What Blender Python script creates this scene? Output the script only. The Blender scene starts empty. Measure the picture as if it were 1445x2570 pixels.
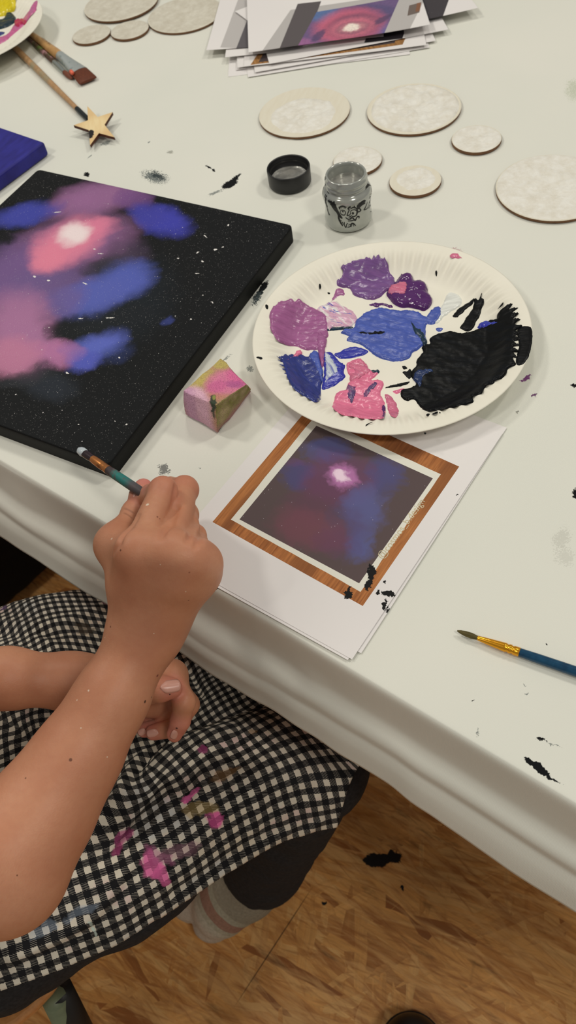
import bpy, bmesh, math, random
import numpy as np
from mathutils import Vector, Matrix
from mathutils.geometry import delaunay_2d_cdt
random.seed(4); rng = np.random.RandomState(7)
SC = bpy.context.scene
COL = SC.collection
PI = math.pi

# ---------------------------------------------------------------- camera
TZ = 0.74                      # table top height
CAMZ = TZ + 0.472
TILT, ROLL, FPX = 0.623366, -0.201143, 2045.9
_F = np.array([0, math.sin(TILT), -math.cos(TILT)]); _R0 = np.array([1, 0, 0.]); _U0 = np.cross(_R0, _F)
_c, _s = math.cos(ROLL), math.sin(ROLL)
_R = _c*_R0 + _s*_U0; _U = -_s*_R0 + _c*_U0
CAMP = np.array([0, 0, CAMZ])
cd = bpy.data.cameras.new('camera'); cam = bpy.data.objects.new('camera', cd); COL.objects.link(cam)
cam.matrix_world = Matrix(((_R[0], _U[0], -_F[0], 0), (_R[1], _U[1], -_F[1], 0), (_R[2], _U[2], -_F[2], CAMZ), (0, 0, 0, 1)))
cd.sensor_fit = 'VERTICAL'; cd.sensor_height = 36; cd.lens = 36*FPX/2570
cd.clip_start = .02
cd.dof.use_dof = True; cd.dof.focus_distance = .57; cd.dof.aperture_fstop = 13
SC.camera = cam

# ---------------------------------------------------------------- light
SC.view_settings.view_transform = 'Standard'; SC.view_settings.look = 'None'
SC.view_settings.gamma = 1; SC.view_settings.exposure = 0.0; SC.view_settings.use_curve_mapping = False
w = bpy.data.worlds.new('world'); SC.world = w; w.use_nodes = True
w.node_tree.nodes['Background'].inputs[0].default_value = (.95, .93, .86, 1)
w.node_tree.nodes['Background'].inputs[1].default_value = .25
LP = .50
def lamp(name, loc, power, size, col=(1, .955, .865), target=(0, .4, .7)):
    l = bpy.data.lights.new(name, 'AREA'); l.shape = 'DISK'; l.size = size; l.energy = power*LP; l.color = col
    o = bpy.data.objects.new(name, l); COL.objects.link(o); o.location = loc
    d = Vector(target)-Vector(loc); o.rotation_euler = d.to_track_quat('-Z', 'Y').to_euler(); return o
lamp('ceiling_lamp', (-1.15, 1.5, 2.7), 22, .28)
lamp('ceiling_lamp', (.25, 1.7, 2.7), 13, .28)
lamp('ceiling_lamp', (1.5, 1.0, 2.7), 22, .28)
lamp('ceiling_lamp', (-1.3, -.1, 2.7), 21, .35)
lamp('ceiling_lamp', (.75, -.7, 2.7), 22, .4)

# ---------------------------------------------------------------- helpers
def ray(u, v):
    return _F + (u-722.5)/FPX*_R - (v-1285)/FPX*_U
def at(u, v, z=TZ):
    """world point seen at photograph position (u, v) that lies at height z"""
    d = ray(u, v); return CAMP + d*((z-CAMZ)/d[2])
def px(P):
    d = np.asarray(P)-CAMP; w_ = d @ _F
    return 722.5+FPX*(d@_R)/w_, 1285-FPX*(d@_U)/w_
def on(u, v, zf, n=12):
    z = TZ
    for _ in range(n):
        p = at(u, v, z); z = zf(p[0], p[1])
    return at(u, v, z)
def height_over(u, v, xy):
    """height at which the pixel's ray passes closest over the ground point xy"""
    d = ray(u, v); t = ((xy[0]-CAMP[0])*d[0]+(xy[1]-CAMP[1])*d[1])/(d[0]**2+d[1]**2)
    return (CAMP+d*t)[2]

def tag(o, label=None, cat=None, group=None, kind=None):
    if label: o['label'] = label
    if cat: o['category'] = cat
    if group: o['group'] = group
    if kind: o['kind'] = kind
    return o
def empty(name, loc):
    o = bpy.data.objects.new(name, None); o.empty_display_size = .02; COL.objects.link(o); o.location = loc; return o
def mesh(name, V, F, m=None, parent=None, origin=None, smooth=False, uv=None):
    """V in world space; origin becomes the object's pivot (parent pivot for parts)"""
    V = np.asarray(V, float)
    if origin is None:
        origin = np.array(parent['_o']) if parent is not None and '_o' in parent else (
            np.array([(V[:, 0].min()+V[:, 0].max())/2, (V[:, 1].min()+V[:, 1].max())/2, V[:, 2].min()]))
    origin = np.asarray(origin, float)
    me = bpy.data.meshes.new(name)
    me.from_pydata([tuple(p) for p in V-origin], [], [tuple(int(i) for i in f) for f in F])
    if uv is not None:
        l = me.uv_layers.new(name='UVMap')
        idx = np.empty(len(me.loops), np.int32); me.loops.foreach_get('vertex_index', idx)
        l.data.foreach_set('uv', np.asarray(uv, np.float32)[idx].ravel())
    if smooth: me.polygons.foreach_set('use_smooth', [True]*len(me.polygons))
    me.update()
    o = bpy.data.objects.new(name, me); COL.objects.link(o)
    if m: me.materials.append(m)
    if parent is not None:
        o.parent = parent; po = np.array(parent['_o']) if '_o' in parent else np.array(parent.location)
        o.location = origin-po
        o['_o'] = [float(x) for x in origin]
    else:
        o.location = origin; o['_o'] = [float(x) for x in origin]
    return o
def thing(name, loc, label, cat, group=None):
    o = tag(empty(name, loc), label, cat, group); o['_o'] = [float(x) for x in loc]; return o
def grid_faces(ni, nj, wrap=False):
    f = []
    for i in range(ni-1):
        for j in range(nj if wrap else nj-1):
            f.append((i*nj+j, (i+1)*nj+j, (i+1)*nj+(j+1) % nj, i*nj+(j+1) % nj))
    return f
def frame(d):
    d = np.asarray(d, float)/np.linalg.norm(d)
    a = np.cross([0, 0, 1.], d)
    if np.linalg.norm(a) < 1e-4: a = np.array([1., 0, 0])
    a /= np.linalg.norm(a); return d, a, np.cross(d, a)
def lathe(prof, seg=64, c=(0, 0, 0), cap=True):
    """prof [(r,z)...] about +Z at c -> V,F"""
    V = []; a = np.arange(seg)*2*PI/seg
    for r, z in prof:
        V.append(np.stack([c[0]+r*np.cos(a), c[1]+r*np.sin(a), np.full(seg, c[2]+z)], 1))
    F = [tuple(reversed(f)) for f in grid_faces(len(prof), seg, True)]
    V = np.concatenate(V)
    if cap:
        F.append(tuple(range(seg-1, -1, -1))); n = (len(prof)-1)*seg; F.append(tuple(range(n, n+seg)))
    return V, F
def rod(p0, p1, prof, seg=20, flat=None):
    """tapered rod from p0 to p1; prof [(t, r) or (t, ra, rb)]; ra sideways, rb upright"""
    p0 = np.asarray(p0, float); p1 = np.asarray(p1, float); d, a, b = frame(p1-p0)
    V = []; t_ = np.arange(seg)*2*PI/seg
    for q in prof:
        t, ra = q[0], q[1]; rb = q[2] if len(q) > 2 else ra
        V.append(p0+(p1-p0)*t+np.outer(np.cos(t_)*ra, a)+np.outer(np.sin(t_)*rb, b))
    F = grid_faces(len(prof), seg, True)
    V = np.concatenate(V); n = (len(prof)-1)*seg
    F = [tuple(reversed(f)) for f in F]
    F.append(tuple(range(seg))[::1]); F.append(tuple(range(n+seg-1, n-1, -1)))
    return V, F
def fixn(o):
    bm = bmesh.new(); bm.from_mesh(o.data); bmesh.ops.recalc_face_normals(bm, faces=bm.faces); bm.to_mesh(o.data); bm.free(); return o
def prism(poly, z0, z1):
    n = len(poly); V = [(p[0], p[1], z0) for p in poly]+[(p[0], p[1], z1) for p in poly]
    F = [tuple(range(n-1, -1, -1)), tuple(range(n, 2*n))]+[(i, (i+1) % n, n+(i+1) % n, n+i) for i in range(n)]
    return np.array(V), F
def bevel(o, wd, seg=2, ang=.6):
    m = o.modifiers.new('b', 'BEVEL'); m.width = wd; m.segments = seg; m.limit_method = 'ANGLE'; m.angle_limit = ang; return o
def catmull(P, n):
    """closed or open Catmull-Rom resample of control rows P (k,d) -> (n,d)"""
    P = np.asarray(P, float); k = len(P); t = np.linspace(0, k-1, n); i = np.clip(t.astype(int), 0, k-2); f = (t-i)[:, None]
    g = lambda j: P[np.clip(j, 0, k-1)]
    p0 = np.where((i == 0)[:, None], 2*P[0]-P[1], g(i-1)); p3 = np.where((i >= k-2)[:, None], 2*P[-1]-P[-2], g(i+2)); p1, p2 = g(i), g(i+1)
    return .5*((2*p1)+(-p0+p2)*f+(2*p0-5*p1+4*p2-p3)*f*f+(-p0+3*p1-3*p2+p3)*f**3)
def vnoise(P, s, seed=0):
    """smooth value noise in [-1,1] at points P (n,3), lattice s"""
    Q = np.asarray(P, float)/s; i = np.floor(Q).astype(np.int64); f = Q-i; f = f*f*(3-2*f)
    def h(a):
        n = a[:, 0]*73856093 ^ a[:, 1]*19349663 ^ a[:, 2]*83492791 ^ (seed*2654435)
        n = (n ^ (n >> 13))*1274126177 & 0x7fffffff; n = (n ^ (n >> 16)) & 0xffff
        return n/32767.5-1
    out = 0
    for dx in (0, 1):
        for dy in (0, 1):
            for dz in (0, 1):
                wgt = (f[:, 0] if dx else 1-f[:, 0])*(f[:, 1] if dy else 1-f[:, 1])*(f[:, 2] if dz else 1-f[:, 2])
                out = out+wgt*h(i+np.array([dx, dy, dz]))
    return out

# ---------------------------------------------------------------- materials
def srgb(r, g, b):
    return tuple(((c/255)/12.92 if c/255 <= .04045 else ((c/255+.055)/1.055)**2.4) for c in (r, g, b))
class NT:
    def __init__(s, name, rough=.6, spec=.4, base=(.8, .8, .8), metal=0):
        s.m = bpy.data.materials.new(name); s.m.use_nodes = True; s.t = s.m.node_tree; s.p = s.t.nodes['Principled BSDF']
        s.p.inputs['Base Color'].default_value = (*base, 1); s.p.inputs['Roughness'].default_value = rough
        s.p.inputs['Specular IOR Level'].default_value = spec; s.p.inputs['Metallic'].default_value = metal
    def n(s, ty, **kw):
        x = s.t.nodes.new('ShaderNode'+ty)
        for k, v in kw.items(): setattr(x, k, v)
        return x
    def put(s, sock, v):
        if v is None: return
        if isinstance(v, bpy.types.NodeSocket): s.t.links.new(v, sock)
        elif isinstance(v, (tuple, list)) and sock.type == 'RGBA' and len(v) == 3: sock.default_value = (*v, 1)
        else: sock.default_value = v
    def coord(s, k='Object'): return s.n('TexCoord').outputs[k]
    def math(s, op, a, b=None, c=None, clamp=False):
        x = s.n('Math', operation=op, use_clamp=clamp); s.put(x.inputs[0], a); s.put(x.inputs[1], b); s.put(x.inputs[2], c); return x.outputs[0]
    def vm(s, op, a, b=None, c=None):
        x = s.n('VectorMath', operation=op); s.put(x.inputs[0], a); s.put(x.inputs[1], b)
        if c is not None: s.put(x.inputs[2] if op != 'SCALE' else x.inputs['Scale'], c)
        return x.outputs['Value'] if op in ('DOT_PRODUCT', 'LENGTH', 'DISTANCE') else x.outputs[0]
    def mix(s, f, a, b, mode='MIX'):
        x = s.n('Mix', data_type='RGBA', blend_type=mode); s.put(x.inputs['Factor'], f); s.put(x.inputs[6], a); s.put(x.inputs[7], b); return x.outputs[2]
    def mr(s, v, a, b, c=0., d=1., smooth=False):
        x = s.n('MapRange', interpolation_type='SMOOTHSTEP' if smooth else 'LINEAR'); s.put(x.inputs[0], v)
        for i, q in enumerate((a, b, c, d)): s.put(x.inputs[i+1], q)
        return x.outputs[0]
    def noise(s, vec, scale, detail=3, rough=.5, col=False, dist=0.):
        x = s.n('TexNoise'); s.put(x.inputs['Vector'], vec); x.inputs['Scale'].default_value = scale; x.inputs['Detail'].default_value = detail
        x.inputs['Roughness'].default_value = rough; x.inputs['Distortion'].default_value = dist; return x.outputs['Color' if col else 'Fac']
    def voro(s, vec, scale, feature='F1', out='Distance', rnd=1.):
        x = s.n('TexVoronoi', feature=feature); s.put(x.inputs['Vector'], vec); x.inputs['Scale'].default_value = scale
        x.inputs['Randomness'].default_value = rnd; return x.outputs[out]
    def mapping(s, vec, scale=(1, 1, 1), rot=(0, 0, 0), loc=(0, 0, 0)):
        x = s.n('Mapping'); s.put(x.inputs[0], vec); x.inputs[1].default_value = loc; x.inputs[2].default_value = rot
        return s.vm('MULTIPLY', x.outputs[0], tuple(scale)) if tuple(scale) != (1, 1, 1) else x.outputs[0]
    def ramp(s, f, stops):
        x = s.n('ValToRGB'); e = x.color_ramp.elements
        while len(e) < len(stops): e.new(.5)
        for q, (p, c) in zip(e, stops): q.position = p; q.color = (*c, 1)
        s.put(x.inputs[0], f); return x.outputs[0]
    def bump(s, h, strength=.3, dist=.001):
        x = s.n('Bump'); x.inputs['Strength'].default_value = strength; x.inputs['Distance'].default_value = dist; s.put(x.inputs['Height'], h)
        s.t.links.new(x.outputs[0], s.p.inputs['Normal'])
    def base(s, c): s.put(s.p.inputs['Base Color'], c)
    def warp(s, vec, *amps):
        """vec (x,y,z) bent by noise, returned as (x, y, 1)"""
        for sc, am in amps:
            nz = s.noise(vec, sc, 2, .5, True); vec = s.vm('MULTIPLY_ADD', s.vm('SUBTRACT', nz, (.5, .5, .5)), (am, am, am), vec)
        return s.vm('MULTIPLY_ADD', vec, (1, 1, 0), (0, 0, 1))
    def ell(s, V, M):
        """squared elliptic distance of V=(x,y,1) for the 2x3 affine M"""
        u = s.vm('DOT_PRODUCT', V, tuple(M[0])); v = s.vm('DOT_PRODUCT', V, tuple(M[1]))
        return s.math('MULTIPLY_ADD', u, u, s.math('MULTIPLY', v, v))
    def rect(s, V, M):
        u = s.vm('DOT_PRODUCT', V, tuple(M[0])); v = s.vm('DOT_PRODUCT', V, tuple(M[1]))
        return s.math('LESS_THAN', s.math('MAXIMUM', s.math('ABSOLUTE', u), s.math('ABSOLUTE', v)), 1.)
def aff(c, a, b, o=(0, 0)):
    """affine that takes centre c, half axes a and b (world xy) to the unit circle, in coordinates relative to o"""
    c = np.asarray(c[:2], float)-np.asarray(o[:2], float); M = np.linalg.inv(np.stack([a[:2], b[:2]], 1)); t = -M@c
    return np.array([[M[0, 0], M[0, 1], t[0]], [M[1, 0], M[1, 1], t[1]]])
def pell(u, v, ru, rv, ang, z, o):
    """ellipse seen in the photograph at (u,v), as an affine on the plane z"""
    c = at(u, v, z); ca, sa = math.cos(math.radians(ang)), math.sin(math.radians(ang))
    A = at(u+ru*ca, v+ru*sa, z)-c; B = at(u-rv*sa, v+rv*ca, z)-c
    return aff(c, A, B, o)
def plain(name, rgb, rough=.6, spec=.4, metal=0, var=.06, scale=60, bump=0):
    s = NT(name, rough, spec, metal=metal); c = srgb(*rgb); v = s.coord(); f = s.noise(v, scale, 3)
    lo = tuple(x*(1-var*2) for x in c); hi = tuple(min(1, x*(1+var*2)) for x in c)
    s.base(s.ramp(f, [(.3, lo), (.7, hi)]))
    if bump: s.bump(s.noise(v, scale*8, 3), bump, .0006)
    return s.m

# ================================================================ setting
E2 = np.array([1, -1, 0])/math.sqrt(2); N2 = np.array([1, 1, 0])/math.sqrt(2); C0 = .2295/math.sqrt(2)
def tab(s, q, z): return N2*(C0+q)+E2*s+np.array([0, 0, z])

def osb():
    s = NT('strand_board', .45, .35); P = s.coord()
    col = None
    def layer(rot, sc, seed):
        v = s.mapping(P, rot=(0, 0, rot), loc=(seed, seed*.7, 0))
        v = s.vm('ADD', v, s.vm('SCALE', s.vm('SUBTRACT', s.noise(v, 14, 2, .5, True), (.5, .5, .5)), None, .018))
        vs = s.vm('MULTIPLY', v, (sc, sc*6.5, 0))
        cc = s.voro(vs, 1, 'F1', 'Color'); x = s.n('SeparateColor'); s.put(x.inputs[0], cc)
        gr = s.noise(s.vm('MULTIPLY', v, (12, 190, 1)), 1, 3, .6)
        c = s.ramp(x.outputs[0], [(0, srgb(150, 92, 46)), (.09, srgb(212, 150, 82)), (.4, srgb(226, 164, 92)), (.72, srgb(232, 172, 100)), (.92, srgb(240, 188, 118)), (1, srgb(198, 136, 74))])
        g2 = s.mr(gr, .25, .75, .78, 1.14); gc = s.n('CombineColor')
        for i in range(3): s.put(gc.inputs[i], g2)
        return s.mix(1., c, gc.outputs[0], 'MULTIPLY'), x.outputs[1], x.outputs[2]
    col, _, _ = layer(.70, 13, 0)
    for rot, sc, seed, th in ((1.0, 12, 3.1, .5), (.4, 14, 7.7, .6), (.8, 11, 11.3, .66), (1.9, 15, 17.9, .84), (-.2, 18, 23.3, .86), (.62, 12, 29.1, .8)):
        c, g, b = layer(rot, sc, seed); col = s.mix(s.math('GREATER_THAN', g, th), col, c)
    # long fibres and soft strands over the flakes
    for rot, th in ((.7, .50), (.45, .54), (1.0, .56)):
        f = s.noise(s.mapping(P, (9, 90, 1), (0, 0, rot)), 1, 4, .6, dist=1.2); col = s.mix(s.mr(f, th, th+.16, 0, .65), col, srgb(164, 100, 48))
        f = s.noise(s.mapping(P, (7, 60, 1), (0, 0, rot), (3, 2, 1)), 1, 4, .6, dist=1.2); col = s.mix(s.mr(f, th, th+.14, 0, .5), col, srgb(238, 186, 120))
    # dark knots and dirt
    k = s.mr(s.noise(s.mapping(P, (9, 40, 1), (0, 0, .7)), 1.2, 4, .6), .60, .72, 0, .65)
    col = s.mix(k, col, srgb(70, 42, 22))
    k = s.mr(s.noise(P, 5, 5, .65), .45, .75, 0, .5); col = s.mix(k, col, srgb(110, 66, 32))
    V = s.warp(P, (60, .02), (300, .008))
    for (u, v, ru, rv, a) in ((952, 2158, 36, 21, 3), (978, 2152, 27, 17, -10), (938, 2160, 20, 22, 0), (1010, 2230, 8, 5, 0), (820, 2265, 6, 5, 0)):
        col = s.mix(s.mr(s.ell(V, pell(u, v, ru, rv, a, 0, (0, 0))), .8, 1.0, 1, 0), col, srgb(14, 14, 15))
    # board joint
    g = s.ell(s.warp(P, (2, .002)), pell(690, 2370, 170, 1.6, -57, 0, (0, 0)))
    col = s.mix(s.mr(g, .6, 1.2, .8, 0), col, srgb(60, 34, 16))
    s.base(col); s.bump(s.noise(P, 80, 4), .25, .0015); return s.m
fl = mesh('floor', [(-2.5, -2, 0), (2.5, -2, 0), (2.5, 3, 0), (-2.5, 3, 0)], [(0, 1, 2, 3)], osb(), origin=(0, 0, 0)); fl['kind'] = 'structure'

# table under the cloth
tm = plain('table_board', (170, 130, 90), .5, scale=20)
T = thing('table', tab(-.45, .5, 0), 'long table hidden under the white paint-spotted tablecloth', 'table')
def boxm(name, s0, s1, q0, q1, z0, z1, m, parent):
    P = [tab(s0, q0, 0), tab(s1, q0, 0), tab(s1, q1, 0), tab(s0, q1, 0)]
    V, F = prism([p[:2] for p in P], z0, z1); return fixn(mesh(name, V, F, m, parent))
boxm('table_top', -1.447, .547, .004, 1.046, TZ-.03, TZ-.003, tm, T)
for a in (-1.38, .44):
    for b in (.10, .95): boxm('leg', a, a+.05, b, b+.05, 0, TZ-.03, tm, T)

# tablecloth
def cloth_mat():
    s = NT('tablecloth', .85, .2); P = s.coord()
    c0 = srgb(226, 225, 215)
    col = s.mix(s.mr(s.noise(P, 5, 3), .3, .7), c0, srgb(220, 221, 211))
    wv = s.noise(P, 900, 2, .6)                                        # woven grain that breaks dry smears
    V = s.warp(P, (70, .007), (260, .005), (900, .0025)); V2 = s.warp(P, (90, .012))
    K, G = (14, 16, 18), (96, 104, 104)
    def smear(u, v, ru, rv, a, c, hard=1., st=1.):
        nonlocal col
        e = s.ell(V, pell(u, v, ru*(.95 if c is G else 1.12), rv*(.6 if c is G else 1.12), a, TZ, (0, 0)))
        if c is G: st *= .75
        e = s.math('ADD', e, s.mr(wv, .35, .65, -.45*(1.1-hard), .45*(1.1-hard)*2))
        col = s.mix(s.mr(e, .55+.25*hard, 1.0, st, 0), col, srgb(*c))
    for a in [(390, 443, 34, 15, 12, (70, 82, 84), .25, .9), (396, 440, 22, 8, 35, (50, 60, 62), .3, .9), (575, 461, 20, 9, -25, K, .9), (590, 447, 16, 4, -50, K, .6), (540, 482, 26, 6, -22, G, .3),
              (524, 419, 7, 2.5, 25, K, .7), (535, 426, 5, 2.5, 30, K, .7), (265, 358, 18, 9, -20, G, .25), (225, 393, 10, 3, -40, G, .5), (218, 437, 7, 5, 0, K, .8),
              (657, 726, 24, 7, -58, K, .95), (645, 745, 24, 9, -62, (60, 70, 72), .3), (222, 1163, 15, 9, 10, K, .35), (412, 1178, 17, 9, 30, (130, 130, 126), .55), (412, 1178, 9, 14, 20, (130, 130, 126), .5),
              (1352, 1928, 42, 8, 36, K, 1.), (1335, 1915, 24, 6, 50, K, .9), (1385, 1952, 25, 4, 34, K, .6), (1320, 948, 13, 6, -40, (120, 70, 120), .6), (1342, 992, 9, 4, -25, (110, 75, 110), .5), (1297, 1034, 5, 3, 0, (150, 150, 140), .6),
              (1385, 1868, 28, 3, 25, G, .4), (1360, 1855, 12, 2.5, 20, K, .4), (1185, 1753, 4, 2, -10, K, 1.), (1194, 1835, 5, 20, 12, G, .3), (1313, 1719, 4, 2, 0, G, .8), (1325, 1738, 3, 3, 0, G, .8), (1372, 1613, 3, 2.5, 0, K, 1.),
              (1442, 1240, 8, 14, 0, K, .7), (1410, 1350, 30, 22, -60, (200, 200, 190), .2, .7), (1438, 965, 8, 4, 0, K, .7), (665, 1705, 9, 4, 0, (180, 178, 168), .6), (545, 1472, 4, 4, 0, K, .7),
              (1140, 630, 26, 8, 10, (190, 160, 160), .3),
              (300, 545, 1, 1, 0, G, 1.), (560, 905, 30, 4, -35, G, .25), (625, 925, 10, 10, 0, G, .25), (500, 1175, 3, 2, 0, G, 1.), (372, 355, 4, 2.5, 0, G, .9), (428, 382, 7, 4, 0, (170, 170, 160), .5), (1440, 225, 22, 26, 0, (186, 192, 170), .1, .7),
              (945, 990, 3, 2, 0, G, .9), (1080, 905, 1, 1, 0, G, 1), (1420, 1395, 24, 26, -60, (204, 204, 194), .2, .7)]: smear(*a)
    for (u, v, z, r, c) in ((640, 1541, .70, .0024, (40, 48, 46)), (639, 1550, .697, .0016, (40, 48, 46)), (736, 1584, .715, .0022, (60, 64, 62)), (737, 1594, .71, .0018, (60, 64, 62)), (1285, 1988, .712, .0014, (150, 40, 55)), (1395, 2094, .70, .0008, (40, 40, 40))):
        d = s.vm('DISTANCE', s.vm('ADD', P, s.vm('SCALE', s.vm('SUBTRACT', s.noise(P, 500, 2, .6, True), (.5, .5, .5)), None, .004)), tuple(at(u, v, z)-N2*.004)); col = s.mix(s.mr(d, r*1.6, r*1.2, 0, .9), col, srgb(*c))
    s.base(col)
    wx = s.n('TexWave'); s.put(wx.inputs[0], P); wx.inputs['Scale'].default_value = 520; wx.bands_direction = 'X'
    wy = s.n('TexWave'); s.put(wy.inputs[0], P); wy.inputs['Scale'].default_value = 520; wy.bands_direction = 'Y'
    h = s.math('ADD', s.math('ADD', wx.outputs['Fac'], wy.outputs['Fac']), s.math('MULTIPLY', s.noise(P, 30, 4, .6), 5.))
    s.bump(h, .10, .0008); return s.m
S_L, S_R, Q_F = -1.45, .55, 1.05
prof = np.array([(.0225, -.112), (.0210, -.103), (.0196, -.094), (.0182, -.087), (.0160, -.081), (.0138, -.076), (.0134, -.071), (.0128, -.065), (.0105, -.060), (.0060, -.055), (.0028, -.049), (.0018, -.040), (.0014, -.028), (.0012, -.016), (.0010, -.008), (.0004, -.0034), (-.0008, -.0010), (-.003, -.0001), (-.012, 0)])
pp = catmull(prof, 60); pp[:, 1] = np.minimum(pp[:, 1], 0)
ss = np.concatenate([np.linspace(S_L-.12, S_L, 8)[:-1], np.arange(S_L, S_R, .005), np.linspace(S_R, S_R+.12, 8)])
qs = np.concatenate([np.arange(.02, Q_F, .009), np.linspace(Q_F, Q_F+.12, 8)])
def crease(x, y, u0, v0, u1, v1, wd, h):
    a = at(u0, v0)[:2]; b = at(u1, v1)[:2]; d = b-a; L = np.linalg.norm(d); d /= L
    t = (x-a[0])*d[0]+(y-a[1])*d[1]; n = -(x-a[0])*d[1]+(y-a[1])*d[0]
    return h*np.exp(-(n/wd)**2)/(1+np.exp(-(t)/.02))/(1+np.exp((t-L)/.02))
rows = []
n1 = lambda s_, k, f: vnoise(np.stack([s_, np.full_like(s_, k), np.zeros_like(s_)], 1), f)
for k, (o, dz) in enumerate(pp):
    t = np.clip(-dz/.112, 0, 1)                     # 0 at edge, 1 at hem
    flare = t**1.3*(.003*n1(ss, 1, .16)+.0015*n1(ss, 5, .05))
    rid = .0028*np.exp(-((t-.62+.10*n1(ss, 9, .2))/.13)**2)*(n1(ss, 3, .12))
    q = -(o+flare+rid)+t*.0008*n1(ss, 11, .02)
    zz = dz*(1+.05*n1(ss, 2, .3)) + 0*ss
    rows.append((q, zz))
for q0 in qs: rows.append((np.full_like(ss, q0), np.zeros_like(ss)))
V = []
for q, zz in rows:
    s_ = np.clip(ss, S_L, S_R); drop = np.maximum(0, np.maximum(S_L-ss, ss-S_R))
    qq = np.minimum(q, Q_F); drop = np.maximum(drop, np.maximum(0, q-Q_F))
    s_ = s_+np.sign(ss-s_)*np.minimum(drop, .006); qq = qq+np.where(q > Q_F, .006, 0)
    P = N2[None]*(C0+qq)[:, None]+E2[None]*s_[:, None]; x, y = P[:, 0], P[:, 1]
    top = np.clip((q)/.02, 0, 1)
    wr = crease(x, y, 240, 270, 640, 400, .004, .0007)+crease(x, y, 640, 400, 900, 250, .006, .0007)+crease(x, y, 620, 415, 900, 330, .005, .0006)+crease(x, y, 960, 520, 1300, 590, .006, .0006)+crease(x, y, 1000, 200, 1445, 250, .008, .0006)+crease(x, y, 400, 250, 700, 160, .008, .0006)
    wr = wr+.00025*(1+vnoise(np.stack([x, y, 0*x], 1), .09, 5))
    P[:, 2] = np.minimum(TZ+zz, TZ+zz-drop)-.0006+wr*top*(drop == 0)
    V.append(P)
nr = len(rows); V = np.concatenate(V)
# small puckers where the cloth bends over the edge
for (u, v, r, h) in ((762, 1742, .012, .005), (735, 1600, .010, .003), (60, 1280, .03, .004)):
    c = at(u, v, TZ-.05); d2 = ((V-c)**2).sum(1); V += np.outer(np.exp(-d2/r**2)*h, -N2+np.array([0, 0, .4]))*(V[:, 2] < TZ-.004)[:, None]
cl = mesh('tablecloth', V, [tuple(reversed(f)) for f in grid_faces(nr, len(ss))], cloth_mat(), origin=(0, 0, 0), smooth=True)
m_ = cl.modifiers.new('thick', 'SOLIDIFY'); m_.thickness = .0006; m_.offset = -1
tag(cl, 'white tablecloth with black paint smears hanging over the table edge', 'tablecloth')

# ================================================================ black night-sky canvas
def speckle(s, P, scale, th, lo, hi):
    v = s.vm('MULTIPLY', P, (1, 1, 0)); d = s.voro(v, scale); c = s.n('SeparateColor'); s.put(c.inputs[0], s.voro(v, scale, 'F1', 'Color'))
    rad = s.mr(c.outputs[1], 0, 1, lo, hi)
    return s.math('MULTIPLY', s.math('LESS_THAN', d, rad), s.math('GREATER_THAN', c.outputs[0], th))
def paint_blobs(s, V, col, lst, z, o, conv, soft=(0.05, 1.25)):
    for (u, v, ru, rv, a, c, st) in lst:
        uu, vv, k = conv(u, v)
        e = s.ell(V, pell(uu, vv, ru*k, rv*k, a, z, o))
        col = s.mix(s.mr(e, soft[0], soft[1], st, 0, True), col, srgb(*c))
    return col
CZ = TZ+.016
ct = at(98, 413, CZ); cr = at(736, 564, CZ); cb = at(300, 1160, CZ)
ex = (cr-ct)[:2]; ex /= np.linalg.norm(ex); ey = np.array([-ex[1], ex[0]])*-1
ey2 = (cb-cr)[:2]; ey2 /= np.linalg.norm(ey2); ey = ey+ey2; ey /= np.linalg.norm(ey); ex = np.array([-ey[1], ex[0]*0+ey[0]])
if ex @ (cr-ct)[:2] < 0: ex = -ex
Lc = .302; c4 = [cr[:2]-ex*Lc, cr[:2], cr[:2]+ey*Lc, cr[:2]+ey*Lc-ex*Lc]
cen = sum(c4)/4
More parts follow.
